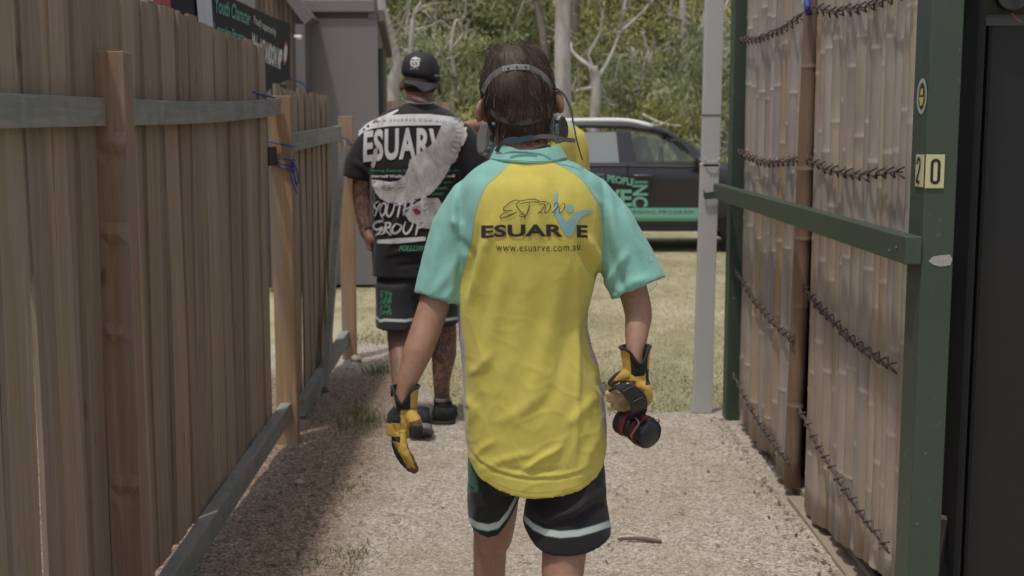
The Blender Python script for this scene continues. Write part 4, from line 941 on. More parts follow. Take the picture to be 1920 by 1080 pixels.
limb(S, [Bp(1065,860,2.84), Bp(1060,960,2.80), Bp(1058,1030,2.77), Vector((.115,2.74,.46)), Vector((.12,2.64,.28)), Vector((.12,2.52,.12))], [.065,.064,.052,.047,.048,.028])
body = organic('body', S, .0052, SKIN, boy, smooth=5)
def shoe(parent, x, y, z, L=.26, w=.045, pitch=0, mats=None, name='shoe'):
    M = Matrix.Translation((x, y, z)) @ RZ(pitch, 4, 'X'); A = MB()
    rows = [(-.06,.035,.075),(-.045,.95,.085),(0,1,.08),(.07,.95,.06),(.13,1.1,.05),(.17,.9,.042),(.195,.4,.03)]; vs = []
    for yy, k, h in rows:
        k = k if k > .1 else .5
        for q in range(14): a = 2*math.pi*q/14; vs.append(M @ Vector((w*k*math.cos(a), yy*L/.26, .022+h*(.5+.5*math.sin(a)) if math.sin(a) > -.3 else .022)))
    A.rings(vs, len(rows), 14); o = A.build(name, mats[0], parent, smooth=True); B_ = MB(); vs = []
    for yy, k, h in rows:
        k = k if k > .1 else .55
        for a, z_ in ((-1,0),(1,0),(1,.026),(-1,.026)): vs.append(M @ Vector((a*w*k*1.06, yy*L/.26*1.03, z_)))
    B_.rings(vs, len(rows), 4); B_.build('sole', mats[1], o, bevel=.004)
    C = MB(); C.tube([M @ Vector((0,-.02,.07)), M @ Vector((0,-.025,.115))], [w*.82, w*.8], 14, cap=False); C.build('ankle_collar', mats[0], o, smooth=True)
SH1, SH2 = simple('shoe_dark', (.022,.02,.022), .8, scale=60), simple('sole_dark', (.04,.037,.037), .8)
shoe(boy, -.06, 3.14, .0, .24, .04, 0, (SH1, SH2)); shoe(boy, .12, 2.50, .02, .24, .04, -.25, (SH1, SH2))
for sx in (-1, 1):
    E_ = MB(); E_.ell(HC+Vector((sx*.03,.082,.0)), .011); E_.build('eye', simple('eye', (.5,.5,.5), .2), boy, smooth=True)
# --- polo shirt
AQ = [(303,945),(303,956),(332,928),(350,909),(399,892),(448,886),(508,868),(537,862),(600,861),(601,-999)]
AQ = [(270,958),(303,958),(332,928),(350,910),(399,892),(448,886),(508,868),(540,862),(598,862),(599,-9999)]
AR = [(270,1038),(303,1038),(326,1078),(350,1101),(391,1126),(434,1130),(468,1130),(508,1130),(528,1126),(548,1113),(585,1110),(586,9999)]
LL = [(560,-999),(575,861),(650,871),(700,872),(750,873),(800,874),(838,877)]
LR = [(570,1112),(590,1099),(640,1102),(668,1108),(690,1123),(760,1126),(800,1133),(840,1139)]
def f_aqua(co, no): x, y = pix(co); return max(interp(AQ, y)-x, x-interp(AR, y))
def f_lilac(co, no):
    x, y = pix(co)
    return max(interp(LL, y)-x if y > 565 else -9, x-interp(LR, y) if y > 575 else -9)
hem = lambda x: interp([(850,826),(873,836),(880,858),(898,882),(925,899),(960,909),(1005,914),(1050,910),(1085,902),(1112,888),(1128,870),(1138,845),(1160,835)], x)
S = MB()
def mixrow(k): return lambda x: 800+(hem(x)-800)*k
rows = [(991,40,2.84,.055,286),(991,62,2.84,.072,296),(993,92,2.84,.092,308),(995,118,2.84,.108,328),(996,134,2.835,.118,352),(998,140,2.83,.124,392),(996,137,2.83,.126,450),(992,131,2.83,.122,510),(986,124,2.83,.117,560),(981,121,2.83,.115,600),(986,124,2.83,.117,650),
        (995,129,2.83,.122,700),(1001,133,2.83,.126,760),(1004,135,2.83,.128,800),(1005,134,2.83,.129,mixrow(.35)),(1005,133,2.83,.130,mixrow(.7)),(1005,132,2.83,.131,mixrow(1)),(1005,112,2.83,.112,mixrow(.95)),(1005,95,2.83,.10,lambda x: 780)]
ring_loft(S, rows, 64)
def sleeve(S, P, R, fl, end_in):
    P = spline(P, 4); n = len(P); Rr = [interp([(i*4, r) for i, r in enumerate(R)], j) for j in range(n)]
    d = (P[-1]-P[-2]).normalized(); S.tube(P+[P[-1]-d*.002, P[-1]-d*.06], Rr+[Rr[-1]*.8, Rr[-1]*.62], 28, flat=fl)
sleeve(S, [Bp(918,350,2.84), Bp(884,378,2.835), Bp(857,425,2.83), Bp(838,490,2.83), Bp(821,560,2.82)], [.038,.051,.0555,.0565,.057], ((0,1,0), .95), 1)
sleeve(S, [Bp(1076,350,2.84), Bp(1112,380,2.835), Bp(1142,425,2.83), Bp(1171,482,2.83), Bp(1197,541,2.82)], [.038,.051,.058,.0635,.068], ((0,1,0), .9), 1)
FOLDS = [([(925,420),(905,470),(893,520),(880,575)], .011, 11), ([(896,430),(884,500),(872,560)], -.010, 9), ([(968,330),(975,380),(965,440)], .004, 22), ([(1010,330),(1012,400),(1000,470)], .0045, 14), ([(1038,330),(1045,400)], -.004, 12),
    ([(950,470),(935,560),(915,650),(893,740)], .007, 14), ([(930,480),(912,570),(895,660)], -.006, 11), ([(1000,480),(985,570),(965,660),(955,720)], .004, 18), ([(1045,500),(1035,600),(1010,700),(975,790)], .006, 16), ([(1072,520),(1068,620),(1045,720),(1010,780)], -.005, 14),
    ([(1088,452),(1094,475),(1106,500),(1122,520)], -.013, 8), ([(1098,440),(1112,470),(1128,492)], .010, 10), ([(1084,470),(1082,560),(1084,680),(1080,800),(1076,880)], .005, 7), ([(1100,560),(1098,640),(1112,690),(1128,730)], -.010, 9), ([(1108,640),(1122,690),(1130,720)], .008, 8),
    ([(975,888),(1010,862),(1052,838)], .007, 6), ([(900,880),(945,862),(1000,848)], .004, 8), ([(930,800),(990,760),(1030,730)], .004, 12), ([(880,700),(900,690),(925,660)], .006, 9), ([(872,745),(890,765),(880,800)], .006, 9), ([(1060,800),(1090,770),(1118,740)], .006, 10), ([(1020,880),(1040,850),(1060,820)], .003, 7),
    ([(890,858),(905,840),(930,825)], .004, 7), ([(1088,890),(1105,850),(1125,810)], .005, 9), ([(940,880),(1000,885),(1070,882)], -.004, 6),
    # sleeves
    ([(862,345),(850,395),(853,440)], .007, 9), ([(872,350),(866,400),(862,460)], -.006, 8), ([(845,410),(862,425),(868,470)], .007, 8), ([(865,470),(835,520),(805,560)], .006, 10), ([(860,440),(880,480),(865,540)], -.008, 8), ([(820,440),(812,500),(800,545)], .006, 9), ([(850,500),(845,545),(832,580)], .006, 8),
    ([(1105,320),(1130,345),(1150,380)], .006, 7), ([(1090,318),(1110,345),(1132,375)], -.005, 6), ([(1140,372),(1150,430),(1170,500)], .008, 9), ([(1128,380),(1136,450),(1142,520)], -.008, 8), ([(1165,385),(1185,440),(1215,505)], .006, 10), ([(1132,540),(1160,500),(1178,470)], .009, 9), ([(1150,560),(1185,530),(1225,520)], .006, 9), ([(1150,480),(1165,530),(1178,565)], -.007, 8), ([(1195,470),(1215,520),(1225,550)], -.005, 8)]
HEMS = [([(778,546),(826,573),(860,540)], -.0028, 3.5), ([(1246,512),(1212,549),(1172,558),(1143,541)], -.0028, 3.5), ([(884,846),(900,868),(930,886),(962,895),(1005,900),(1050,897),(1084,889),(1108,875),(1124,855)], -.003, 3.0),
        ([(886,840),(904,862),(934,880),(964,889),(1005,894),(1050,891),(1082,883),(1104,869),(1120,850)], .002, 3.0)]
FD = fold_disp(FOLDS+HEMS, REF)
def shirt_disp(co, no):
    n = noise.noise(Vector((co.x*14, co.y*14, co.z*5)))*.0025 + noise.noise(Vector((co.x*34+co.z*14, co.y*25, co.z*18-co.x*16)))*.0012
    low = max(0, min(1, (1.25-co.z)/.35)); r1 = 1-abs(noise.noise(Vector((co.x*17+co.z*8+4, co.y*8, co.z*9-co.x*5))))*4; r2 = 1-abs(noise.noise(Vector((co.x*12-co.z*10, 3+co.y*8, co.z*12+co.x*10))))*4.5
    n += .0010*max(0, r1)**2*(.3+.7*low) + .0012*max(0, r2)**2*low
    return no*(n + FD(co, no))
YELLOW, AQUA, LILAC = (.55,.47,.10), (.215,.44,.385), (.37,.345,.40)
CL = cloth('polo_fabric', [YELLOW, ('lilac', LILAC), ('aqua', AQUA)], fold=.30, fs=10, fd=.013)
shirt = organic('polo_shirt', S, .0037, CL, boy, smooth=9, disp=shirt_disp, attrs={'aqua': f_aqua, 'lilac': f_lilac})
# collar: a folded band
S = MB(); vs = []; seg = 56
ct = lambda x: interp([(928,272),(942,270),(960,274),(975,279),(1000,279),(1025,275),(1045,271),(1056,273)], x)
cb = lambda x: interp([(915,300),(930,303),(950,303),(1000,306),(1035,305),(1052,301),(1068,297)], x)
for (hw, hd_, f_, dy) in ((52,.050,lambda x: ct(x)+22,0),(56,.058,lambda x: ct(x)+4,0),(60,.064,ct,0),(64,.070,lambda x: ct(x)+4,-.002),(68,.078,lambda x: (ct(x)+cb(x))/2,-.004),(74,.087,lambda x: cb(x)-3,-.005),(74,.087,lambda x: cb(x)+1,-.005),(69,.080,lambda x: cb(x)+1,-.003)):
    for k in range(seg):
        a = 2*math.pi*k/seg; x = 991+hw*math.cos(a); p = at(x, f_(991+ (x-991)), REF); vs.append((p.x, 2.838+dy+hd_*math.sin(a)*1.0, p.z + (.018 if math.sin(a) > .3 else 0)*0 - .030*max(0, math.sin(a))))
S.rings(vs, 8, seg, cap=False); col_ = S.build('collar', cloth('collar_fabric', [AQUA], fold=.3, fs=20), shirt, smooth=True)
md = col_.modifiers.new('s', 'SUBSURF'); md.levels = md.render_levels = 1
S = MB(); S.tube([Vector((at(991+73*math.cos(a), cb(991+73*math.cos(a))-5, REF).x, 2.832+.0885*math.sin(a), at(960, cb(991+73*math.cos(a))-5, REF).z)) for a in [math.pi+.25+i*(math.pi-.5)/24 for i in range(25)]], .0012, 5)
S.build('collar_stitching', cloth('stitch', [tuple(x*1.15 for x in AQUA)]), col_, smooth=True)
# prints
BV = bvh_of(shirt)
INKB = simple('shirt_ink', (.020,.014,.022), .7, var=.1, bmp=0); BLUE = simple('shirt_blue', (.21,.40,.42), .75, var=.05, bmp=0)
def q4(cx_, cy_): return 890+cx_/7.713, 340+cy_/7.713
def S4(pts, w, **k): return stroke2d([q4(a, b2) for a, b2 in pts], w, **k)
warp = lambda x, y: (x, y + .00075*(x-1000)**2*.55)
fig = merge2d(poly2d([q4(*p) for p in [(1168,100),(1185,160),(1178,240),(1180,320),(1200,380),(1240,450),(1280,520),(1312,555),(1350,510),(1400,450),(1460,410),(1540,388),(1620,390),(1700,408),(1640,438),(1570,450),(1510,490),(1470,540),(1440,600),(1400,700),(1375,740),(1345,748),(1310,738),(1280,700),(1240,640),(1190,540),(1150,460),(1128,360),(1120,280),(1135,190)]]),
              poly2d([q4(1350+56*math.cos(a*.26), 358+56*math.sin(a*.26)) for a in range(24)]))
laid('figure_print', fig, BLUE, shirt, BV, .0016, REF)
laid('wordmark_print', merge2d(fit(text2d('ESUAR', 1, .032, space=1.02), 903.8, 1053, 414, 436.5), fit(text2d('E', 1, .035), 1078.5, 1098.5, 414, 436.5)), INKB, shirt, BV, .0026, REF, warp=warp)
laid('web_address_print', fit(text2d('www.esuarve.com.au', 1, -.004, space=1.14), 931, 1085, 454, 463.5), INKB, shirt, BV, .0022, REF)
est = merge2d(S4([(655,250),(600,235),(530,260),(450,320),(420,360),(430,383),(480,383),(555,373)], 1.5), S4([(555,375),(480,395),(400,440),(372,480),(400,490),(470,465),(605,403),(540,440),(450,497)], 1.5),
    S4([(760,230),(680,240),(620,270),(603,310),(640,370),(700,430),(720,455),(680,468),(645,455),(660,430),(700,432)], 1.5), S4([(650,290),(730,268),(830,262),(925,260),(900,238),(840,224),(760,228),(680,245)], 1.5), S4([(930,252),(980,256),(1040,270)], 1.4),
    S4([(785,275),(770,370),(740,440),(708,500)], 1.9), S4([(800,416),(806,420)], 2, n=1),
    S4([(935,320),(950,285),(985,280),(995,310),(960,370),(900,420),(930,405),(950,418),(970,400)], 1.4), S4([(1040,285),(1010,330),(1000,400),(1020,415),(1060,380),(1080,320),(1070,282),(1040,285)], 1.4),
    S4([(1130,320),(1140,285),(1175,280),(1188,310),(1150,370),(1092,418),(1120,402),(1140,418),(1165,400)], 1.4), S4([(1240,285),(1210,330),(1200,400),(1220,415),(1255,380),(1280,320),(1270,282),(1240,285)], 1.4))
laid('date_print', est, INKB, shirt, BV, .0030, REF)
SEAM = simple('seam_thread', (.30,.42,.22), .8, var=.1, bmp=0)
for P_ in (AQ, AR): laid('raglan_seam', stroke2d([(x, y) for y, x in P_[1:-2] if abs(x) < 2000][:8], .9, 4, False), SEAM, shirt, BV, .0009, REF, cell=6)
for P_ in ([(781,548),(800,562),(826,573),(846,558),(859,543)], [(1246,514),(1230,536),(1208,551),(1172,558),(1146,543)]): laid('cuff_stitching', stroke2d(P_, .8, 4, False), simple('cuff_thread', (.13,.30,.27), .8, bmp=0), shirt, BV, .0006, REF, cell=6)
laid('hem_stitching', stroke2d([(x, hem(x)-13) for x in range(888, 1126, 12)], .8, 3, False), simple('hem_thread', (.42,.34,.06), .8, bmp=0), shirt, BV, .0006, REF, cell=6)
laid('sleeve_print', merge2d(stroke2d([(1210,478),(1217,488),(1221,482)], 1.6, 3), stroke2d([(1217,476),(1222,487),(1228,484)], 1.6, 3), stroke2d([(1224,490),(1232,488)], 1.4, 1)), simple('pale_ink', (.45,.58,.56), .7), shirt, BV, .002, REF)
# --- shorts
S = MB()
hl = lambda x: interp([(870,985),(880,995),(895,1004),(915,1008),(935,1003),(952,982),(965,958),(976,938)], x)
hr = lambda x: interp([(976,975),(985,992),(1000,1006),(1020,1016),(1050,1021),(1085,1018),(1115,1010),(1147,999)], x)
ring_loft(S, [(1003,126,2.84,.118,800),(1004,127,2.84,.120,850),(1006,129,2.845,.122,880),(1007,131,2.85,.120,905),(1007,128,2.85,.10,918)], 48)
def leg_rows(c0, w0, c1, w1, yc0, yc1, f, y0, hd0=.112):
    R = []
    for k in range(7):
        t_ = k/6; R.append((c0+(c1-c0)*t_, w0+(w1-w0)*t_, yc0+(yc1-yc0)*t_, hd0, (lambda t_: (lambda x: y0+(f(x)-y0)*t_))(t_)))
    R.append((c1, w1*.86, yc1, hd0*.86, lambda x: f(x)-2)); R.append((c1, w1*.8, yc1, hd0*.8, lambda x: f(x)-22)); return R
ring_loft(S, leg_rows(942, 66, 925, 52, 2.85, 2.90, hl, 870), 40); ring_loft(S, leg_rows(1068, 66, 1063, 84, 2.84, 2.82, hr, 870), 40)
SF = [([(1000,960),(1030,975),(1080,955),(1130,920)], .010, 8), ([(1000,935),(1040,945),(1090,915)], -.006, 8), ([(1030,985),(1080,975),(1140,935)], -.008, 8), ([(1090,900),(1070,930),(1020,945)], .006, 8), ([(1110,890),(1100,930),(1060,980)], .006, 8), ([(905,930),(925,960),(955,940)], .005, 9), ([(880,900),(895,950),(885,990)], .004, 8), ([(978,915),(976,950),(970,975)], -.006, 7)]
SD = fold_disp(SF, REF)
def side_of(co): return hl if pix(co)[0] < 977 else hr
def f_stripe(co, no):
    x, y = pix(co); d = side_of(co)(x)-y; return 7.0-abs(d-18.5) if no.y < .5 else 7.0-abs(d-18.5)
def f_stripe2(co, no): return 5.4-abs(side_of(co)(pix(co)[0])-pix(co)[1]-18.5)
def f_green(co, no):
    x, y = pix(co); return -5 if (x > 898 or y > 925) else (noise.noise(Vector((co.x*70, co.z*90, 1)))*14 + 4 - max(0, x-890)*1.2)
SHB = cloth('shorts_mesh', [(.017,.015,.018), ('green', (.02,.12,.07)), ('edge', (.12,.36,.29)), ('stripe', (.50,.51,.50))], weave=600, fold=.3, sheen=.1)
shorts = organic('shorts', S, .0045, SHB, boy, smooth=6, disp=lambda co, no: no*(noise.noise(co*13)*.004+SD(co, no)), attrs={'edge': f_stripe, 'stripe': f_stripe2, 'green': f_green})
# --- hair
HB = MB(); HCx = Bp(970, 165, 2.85)
HB.ell(HCx+Vector((0,0,.0)), (.0800,.100,.091), 28, 20); HB.ell(Bp(973,212,2.845), (.072,.086,.060), 24, 14); HB.ell(Bp(968,122,2.855), (.070,.092,.046), 24, 14); HB.ell(Bp(984,243,2.82), (.050,.046,.030), 18, 12)
m, t, b = new_mat('hair'); v = coords(t, (60, 60, 9)); n = tnoise(t, v, 2.5, 5, .6, .5); r = attr(t, 'shade').outputs['Fac']
t.links.new(ramp(t, math_(t, 'MULTIPLY', math_(t, 'ADD', r, n), .5), [(.2, (.032,.020,.016)), (.5, (.075,.048,.037)), (.8, (.16,.108,.08))]), b.inputs['Base Color']); b.inputs['Roughness'].default_value = .6; b.inputs['Specular IOR Level'].default_value = .3
bump(t, b, n, .5, .004); HAIR = m
hair = organic('hair', HB, .005, HAIR, boy, smooth=4, disp=lambda co, no: no*(noise.noise(Vector((co.x*38, co.y*38, co.z*10)))*.006))
a_ = hair.data.attributes.new('shade', 'FLOAT', 'POINT'); a_.data.foreach_set('value', [.25]*len(hair.data.vertices))
HBV = bvh_of(hair); crown = HCx+Vector((-.022,-.02,.094)); S = MB()
for k in range(9500):
    th, u = U(0, 6.283), U(-.72, 1); d = Vector((math.sqrt(1-u*u)*math.cos(th), math.sqrt(1-u*u)*math.sin(th), u))
    if d.y > .5 and d.z < .35: continue
    if d.y > .1 and rnd() < .6: continue
    h = HBV.ray_cast(HCx+d*.4, -d)
    if not h[0]: continue
    p, n_ = h[0], h[1]; g = (p-crown); g = (g-n_*g.dot(n_)); g = g.normalized()*.8+Vector((-g.y, g.x, 0)).normalized()*.30+Vector((0,0,-.75))
    g += Vector(noise.noise_vector(p*22))*.65; L = U(.04,.085)*(1.3 if u > .2 else .75); ns = 6; w = U(.0005,.0011); sh = min(1, max(0, random.gauss(.42,.22))); pts = []
    ep = pix(p)
    if ((ep[0]-902)/10)**2+((ep[1]-208)/26)**2 < 1 or ((ep[0]-1046)/10)**2+((ep[1]-192)/26)**2 < 1: continue
    dn = g
    for i in range(ns+1):
        pts.append(p+n_*(.0015+.0035*(i/ns)**2*(1+2.6*rnd()*(rnd() < .10))))
        dn = (dn-n_*dn.dot(n_)).normalized(); q = p+dn*L/ns; q += Vector((0,0,-.0006)); hh = HBV.find_nearest(q); p, n_ = hh[0], hh[1]; dn = dn+Vector(noise.noise_vector(q*30))*.25
    vs = []
    for i, q in enumerate(pts):
        tg = (pts[min(i+1, ns)]-pts[max(i-1, 0)]); nn = HBV.find_nearest(q)[1]; s_ = tg.cross(nn); s_ = s_.normalized()*w*(1-.8*(i/ns)**2) if s_.length > 1e-9 else Vector((w,0,0)); vs += [q-s_, q+s_]
    S.add(vs, [(2*i, 2*i+1, 2*i+3, 2*i+2) for i in range(ns)], 0, sh)
# wind-blown loose strands at the crown and over the ears
for (px_, py_, n_, dx, dy) in ((918,108,26,-.022,.012),(905,140,14,-.010,.012),(905,180,20,-.008,-.022),(935,98,30,-.018,.010),(975,92,26,.018,.006),(1035,130,30,.008,-.04),(1038,190,40,.008,-.03),(930,258,45,-.006,-.014),(960,262,50,.006,-.016),(1000,260,55,.01,-.014),(1025,255,50,.012,-.02)):
    for k in range(n_):
        p0 = Bp(px_+random.gauss(0,7 if py_ < 240 else 14), py_+random.gauss(0,6), 2.84+random.gauss(-.02,.03)); hh = HBV.find_nearest(p0); p0 = hh[0]; e = Vector((dx*U(.4,1.4), U(-.015,.01), dy*U(.3,1.3)))
        P = [p0, p0+e*.35+Vector((0,0,.006)), p0+e*.75+Vector((U(-.004,.004),0,.004)), p0+e*1.05+Vector((0,0,-.004))]; w = U(.0004,.0008); vs = []
        for i, q in enumerate(spline(P, 2)): vs += [q+Vector((0,-.001,-w)) if abs(dx) > abs(dy) else q-Vector((w,.001,0)), q+Vector((0,-.001,w)) if abs(dx) > abs(dy) else q+Vector((w,-.001,0))]
        S.add(vs, [(2*i, 2*i+1, 2*i+3, 2*i+2) for i in range(6)], 0, U(.25,.8))
S.build('hair_strands', HAIR, hair, fix=False, smooth=True)
# --- leather gloves
def glove_mats():
    G = cloth('yellow_leather', [(.46,.29,.055)], rough=.6, weave=300, fold=.45, fs=40, fd=.006); K = cloth('black_knit', [(.016,.015,.017)], weave=500, fold=.4, fs=40, fd=.005)
    T_ = cloth('tan_leather', [(.46,.32,.17)], rough=.6, weave=300, fold=.45, fs=40, fd=.006); D = cloth('dark_leather', [(.11,.062,.022)], rough=.6, fold=.4, fs=40, fd=.006); return [G, K, T_, D]
GM = glove_mats(); GY = 2.76
def g4(x, y, Y=GY): return at(720+x/5.4, 700+y/5.4, Y)
def open_cuff(parent, c0, c1, r0, r1, vdir, mat, rim, depth=1):
    """a flared gauntlet cuff, open at the top, with a notch facing vdir"""
    S = MB(); seg, n = 40, 8; ax = (c1-c0).normalized(); a = ax.cross(Vector((0,1,0))).normalized(); b2 = a.cross(ax); vs = []
    def ringp(t_, r, inset=0):
        out = []
        for k in range(seg):
            th = 2*math.pi*k/seg; d = a*math.cos(th)*1.0+b2*math.sin(th)*.95; nf = max(0, d.normalized().dot(vdir))**6*.034*(1-t_)**1.5
            out.append(c0.lerp(c1, t_)+d*(r-inset)+ax*nf)
        return out
    for i in range(n+1): t_ = i/n; vs += ringp(t_, r0+(r1-r0)*t_**.7)
    for i in range(n, -1, -1): t_ = i/n; vs += ringp(t_, r0+(r1-r0)*t_**.7, .0035)
    fs = [(i*seg+k, i*seg+(k+1)%seg, (i+1)*seg+(k+1)%seg, (i+1)*seg+k) for i in range(2*n+1) for k in range(seg)]
    mi = [(1 if i > n or i == n else 0) for i in range(2*n+1) for k in range(seg)]
    for i in range(0, n+1):
        for k in range(seg):
            th = 2*math.pi*(k+.5)/seg; d = (a*math.cos(th)*1.0+b2*math.sin(th)*.8).normalized()
            if .70 < d.dot(vdir) and i >= 1: mi[i*seg+k] = 1
    o = len(S.v); S.v += [tuple(q) for q in vs]; S.f += fs; S.mi += mi
    ob = S.build('cuff', [mat, rim], parent, smooth=True); R = MB(); P = ringp(0, r0-.001); R.tube(P+[P[0]], .0035, 7); R.build('cuff_binding', rim, ob, smooth=True); return ob
S = MB()
wr, kn = g4(235,330), g4(115,620)
S.tube([g4(232,330), g4(215,390), g4(178,480), g4(148,580), g4(140,640)], [.026,.031,.036,.032,.028], 22, flat=((.25,1,0), .72))
def finger(S, pts, r): P = spline(pts, 4); n = len(P); S.tube(P, [r*(1-.22*i/(n-1)) for i in range(n-1)]+[r*.45], 12)
finger(S, [g4(165,600,2.735), g4(195,760,2.722), g4(265,880,2.722), g4(322,1000,2.735)], .0128)
finger(S, [g4(150,620,2.755), g4(165,760,2.752), g4(220,880,2.752), g4(290,985,2.76)], .0128)
finger(S, [g4(130,620,2.778), g4(140,750,2.782), g4(185,860,2.785), g4(250,950,2.79)], .0122)
finger(S, [g4(118,610,2.798), g4(118,720,2.805), g4(150,810,2.812), g4(200,890,2.82)], .0108)
finger(S, [g4(235,400,2.755), g4(295,455,2.735), g4(330,540,2.722), g4(348,632,2.722)], .0165)
def lg_face(c, n_):
    x, y = pix(c); gx, gy = (x-720)*5.4, (y-700)*5.4
    if gx > 258 and gy > 475+(330-gx)*.3 and gx < 430 and gy < 700: return 3 if gy < 530 else 1
    left = gx < 165
    if left and gy < 505: return 1
    if left and 505 <= gy < 640: return 0
    if left and 640 <= gy < 700: return 1
    if gy > 700 and gx < 95+(gy-700)*.55: return 1
    if gy > 720 and gx > 225+(gy-720)*.40: return 3
    if gy > 960: return 3
    return 0
gl = organic('glove', S, .0026, GM, boy, smooth=4, face_mat=lg_face, disp=lambda co, no: no*noise.noise(co*85)*.0016)
tag(gl, 'hanging yellow and black leather glove')
open_cuff(gl, g4(216,135,2.76), g4(222,345,2.76), .0320, .0255, Vector((-.25,-1,0)).normalized(), GM[0], GM[1])
S = MB()
for yy in (512, 636, 696): S.tube(spline([g4(62,yy-12,2.79), g4(100,yy,2.735), g4(162,yy+8,2.724)], 4), .0012, 5)
S.tube(spline([g4(178,385,2.722), g4(168,520,2.722), g4(152,640,2.722), g4(170,720,2.716)], 4), .0010, 5)
S.build('glove_piping', cloth('piping', [(.30,.20,.07)]), gl, smooth=True)
S = MB(); S.box(tuple(g4(82,180,2.755)-Vector((.003,.004,.012))), tuple(g4(82,180,2.755)+Vector((.002,.01,.006)))); S.build('glove_tab', GM[1], gl)
# right hand
def h5(x, y, Y=2.75): return at(1080+x/3.859, 600+y/3.857, Y)
S = MB()
S.tube([h5(440,330), h5(430,400), h5(420,470), h5(460,540)], [.026,.031,.036,.028], 22, flat=((0,1,0), .7))
finger(S, [h5(470,470,2.735), h5(515,510,2.73), h5(515,580,2.735), h5(470,600,2.75), h5(430,585,2.77)], .0125)
finger(S, [h5(420,500,2.765), h5(400,560,2.775), h5(330,565,2.755), h5(255,538,2.735), h5(212,530,2.73)], .0108)
finger(S, [h5(400,520,2.775), h5(370,600,2.785), h5(320,600,2.765), h5(265,580,2.745), h5(232,572,2.735)], .0105)
finger(S, [h5(430,540,2.775), h5(400,620,2.785), h5(345,640,2.775), h5(290,628,2.755), h5(262,618,2.745)], .0100)
finger(S, [h5(360,400,2.74), h5(310,410,2.725), h5(275,440,2.725), h5(245,468,2.73)], .0125)
def rg_face(c, n_):
    x, y = pix(c); gx, gy = (x-1080)*3.859, (y-600)*3.857
    if gx < 400 and gy > 500: return 2
    if gx < 330 and gy < 500 and (gx+ (gy-350)*.9) < 345: return 1
    if gx > 505 and gy < 470: return 1
    if gx < 430 and gy > 400: return 3 if gy > 440 else 0
    return 0
gr = organic('glove', S, .0026, GM, boy, smooth=4, face_mat=rg_face, disp=lambda co, no: no*noise.noise(co*85)*.0016)
tag(gr, 'glove whose fingers grip the headband of the earmuffs')
open_cuff(gr, h5(428,195,2.755), h5(435,390,2.755), .0350, .028, Vector((.25,-1,0)).normalized(), GM[0], GM[1])
# --- earmuffs held in the right hand
EB = simple('earmuff_black', (.016,.016,.019), .3, var=.1, bmp=.05, scale=30); ER = simple('earmuff_red', (.16,.012,.02), .5); EW = simple('band_wire', (.35,.27,.20), .35, .8)
mf = thing('earmuffs', 'black ear defenders with red rims held by the headband in the gloved right hand', 'earmuffs', h5(430,650))
S = MB(); BP = spline([h5(262,500,2.715), h5(330,478,2.700), h5(400,520,2.695), h5(450,590,2.70), h5(455,660,2.72), h5(440,700,2.75)], 5); n = len(BP); vs = []
wid = h5(520,640,2.70)-h5(400,680,2.70); 
for i, p in enumerate(BP):
    t_ = i/(n-1); w_ = Vector((.62,-.08,.40)).normalized().lerp(Vector((.88,-.1,.40)).normalized(), t_)*(.010+.010*min(1, t_*2.2)); d = (BP[min(i+1, n-1)]-BP[max(i-1, 0)]).normalized(); nn = d.cross(w_).normalized()*.0032
    vs += [p-w_-nn, p+w_-nn, p+w_+nn, p-w_+nn]
S.rings(vs, n, 4); S.build('headband', EB, mf, smooth=False, bevel=.0015)
S = MB()
for i in (8, 14):
    p = BP[i]; S.tube([p+Vector((-.010,-.005,-.004)), p+Vector((.012,-.007,.008))], .0014, 5)
S.build('headband_ridge', simple('ridge', (.04,.04,.045), .4), mf)
def cup(c, ax, r, name, dome):
    ax = ax.normalized(); S = MB(); S.tube([c-ax*.018, c-ax*.014, c-ax*.004, c], [r*.80, r*.96, r*.98, r*.94], 32); o = S.build('cushion', EB, mf, smooth=True)
    S = MB(); S.tube([c, c+ax*.004, c+ax*.010, c+ax*.013], [r*.96, r*1.03, r*1.03, r*.96], 32); S.build('red_rim', ER, mf, smooth=True)
    S = MB(); P = [(.012,.98),(.020,1.0),(.032,.97),(.040,.86),(.046,.68),(.048,.35),(.0485,.02)]; S.tube([c+ax*a*dome for a, _ in P], [r*k for _, k in P], 32); S.build('cup', EB, mf, smooth=True)
cup(h5(470,790,2.765), Vector((.66,-.70,-.30)), .0355, 'a', .85); cup(h5(385,752,2.78), Vector((-.80,.48,.30)), .031, 'b', .7)
S = MB(); S.tube(spline([h5(425,700,2.725), h5(455,745,2.715), h5(425,795,2.715), h5(398,835,2.72), h5(402,850,2.725)], 4), .0016, 6); S.tube(spline([h5(560,708,2.72), h5(600,722,2.715), h5(598,745,2.72)], 3), .002, 6)
S.tube(spline([h5(262,610,2.74), h5(255,650,2.735), h5(240,695,2.73)], 3), .0010, 5); S.build('wire_yoke', EW, mf, smooth=True)
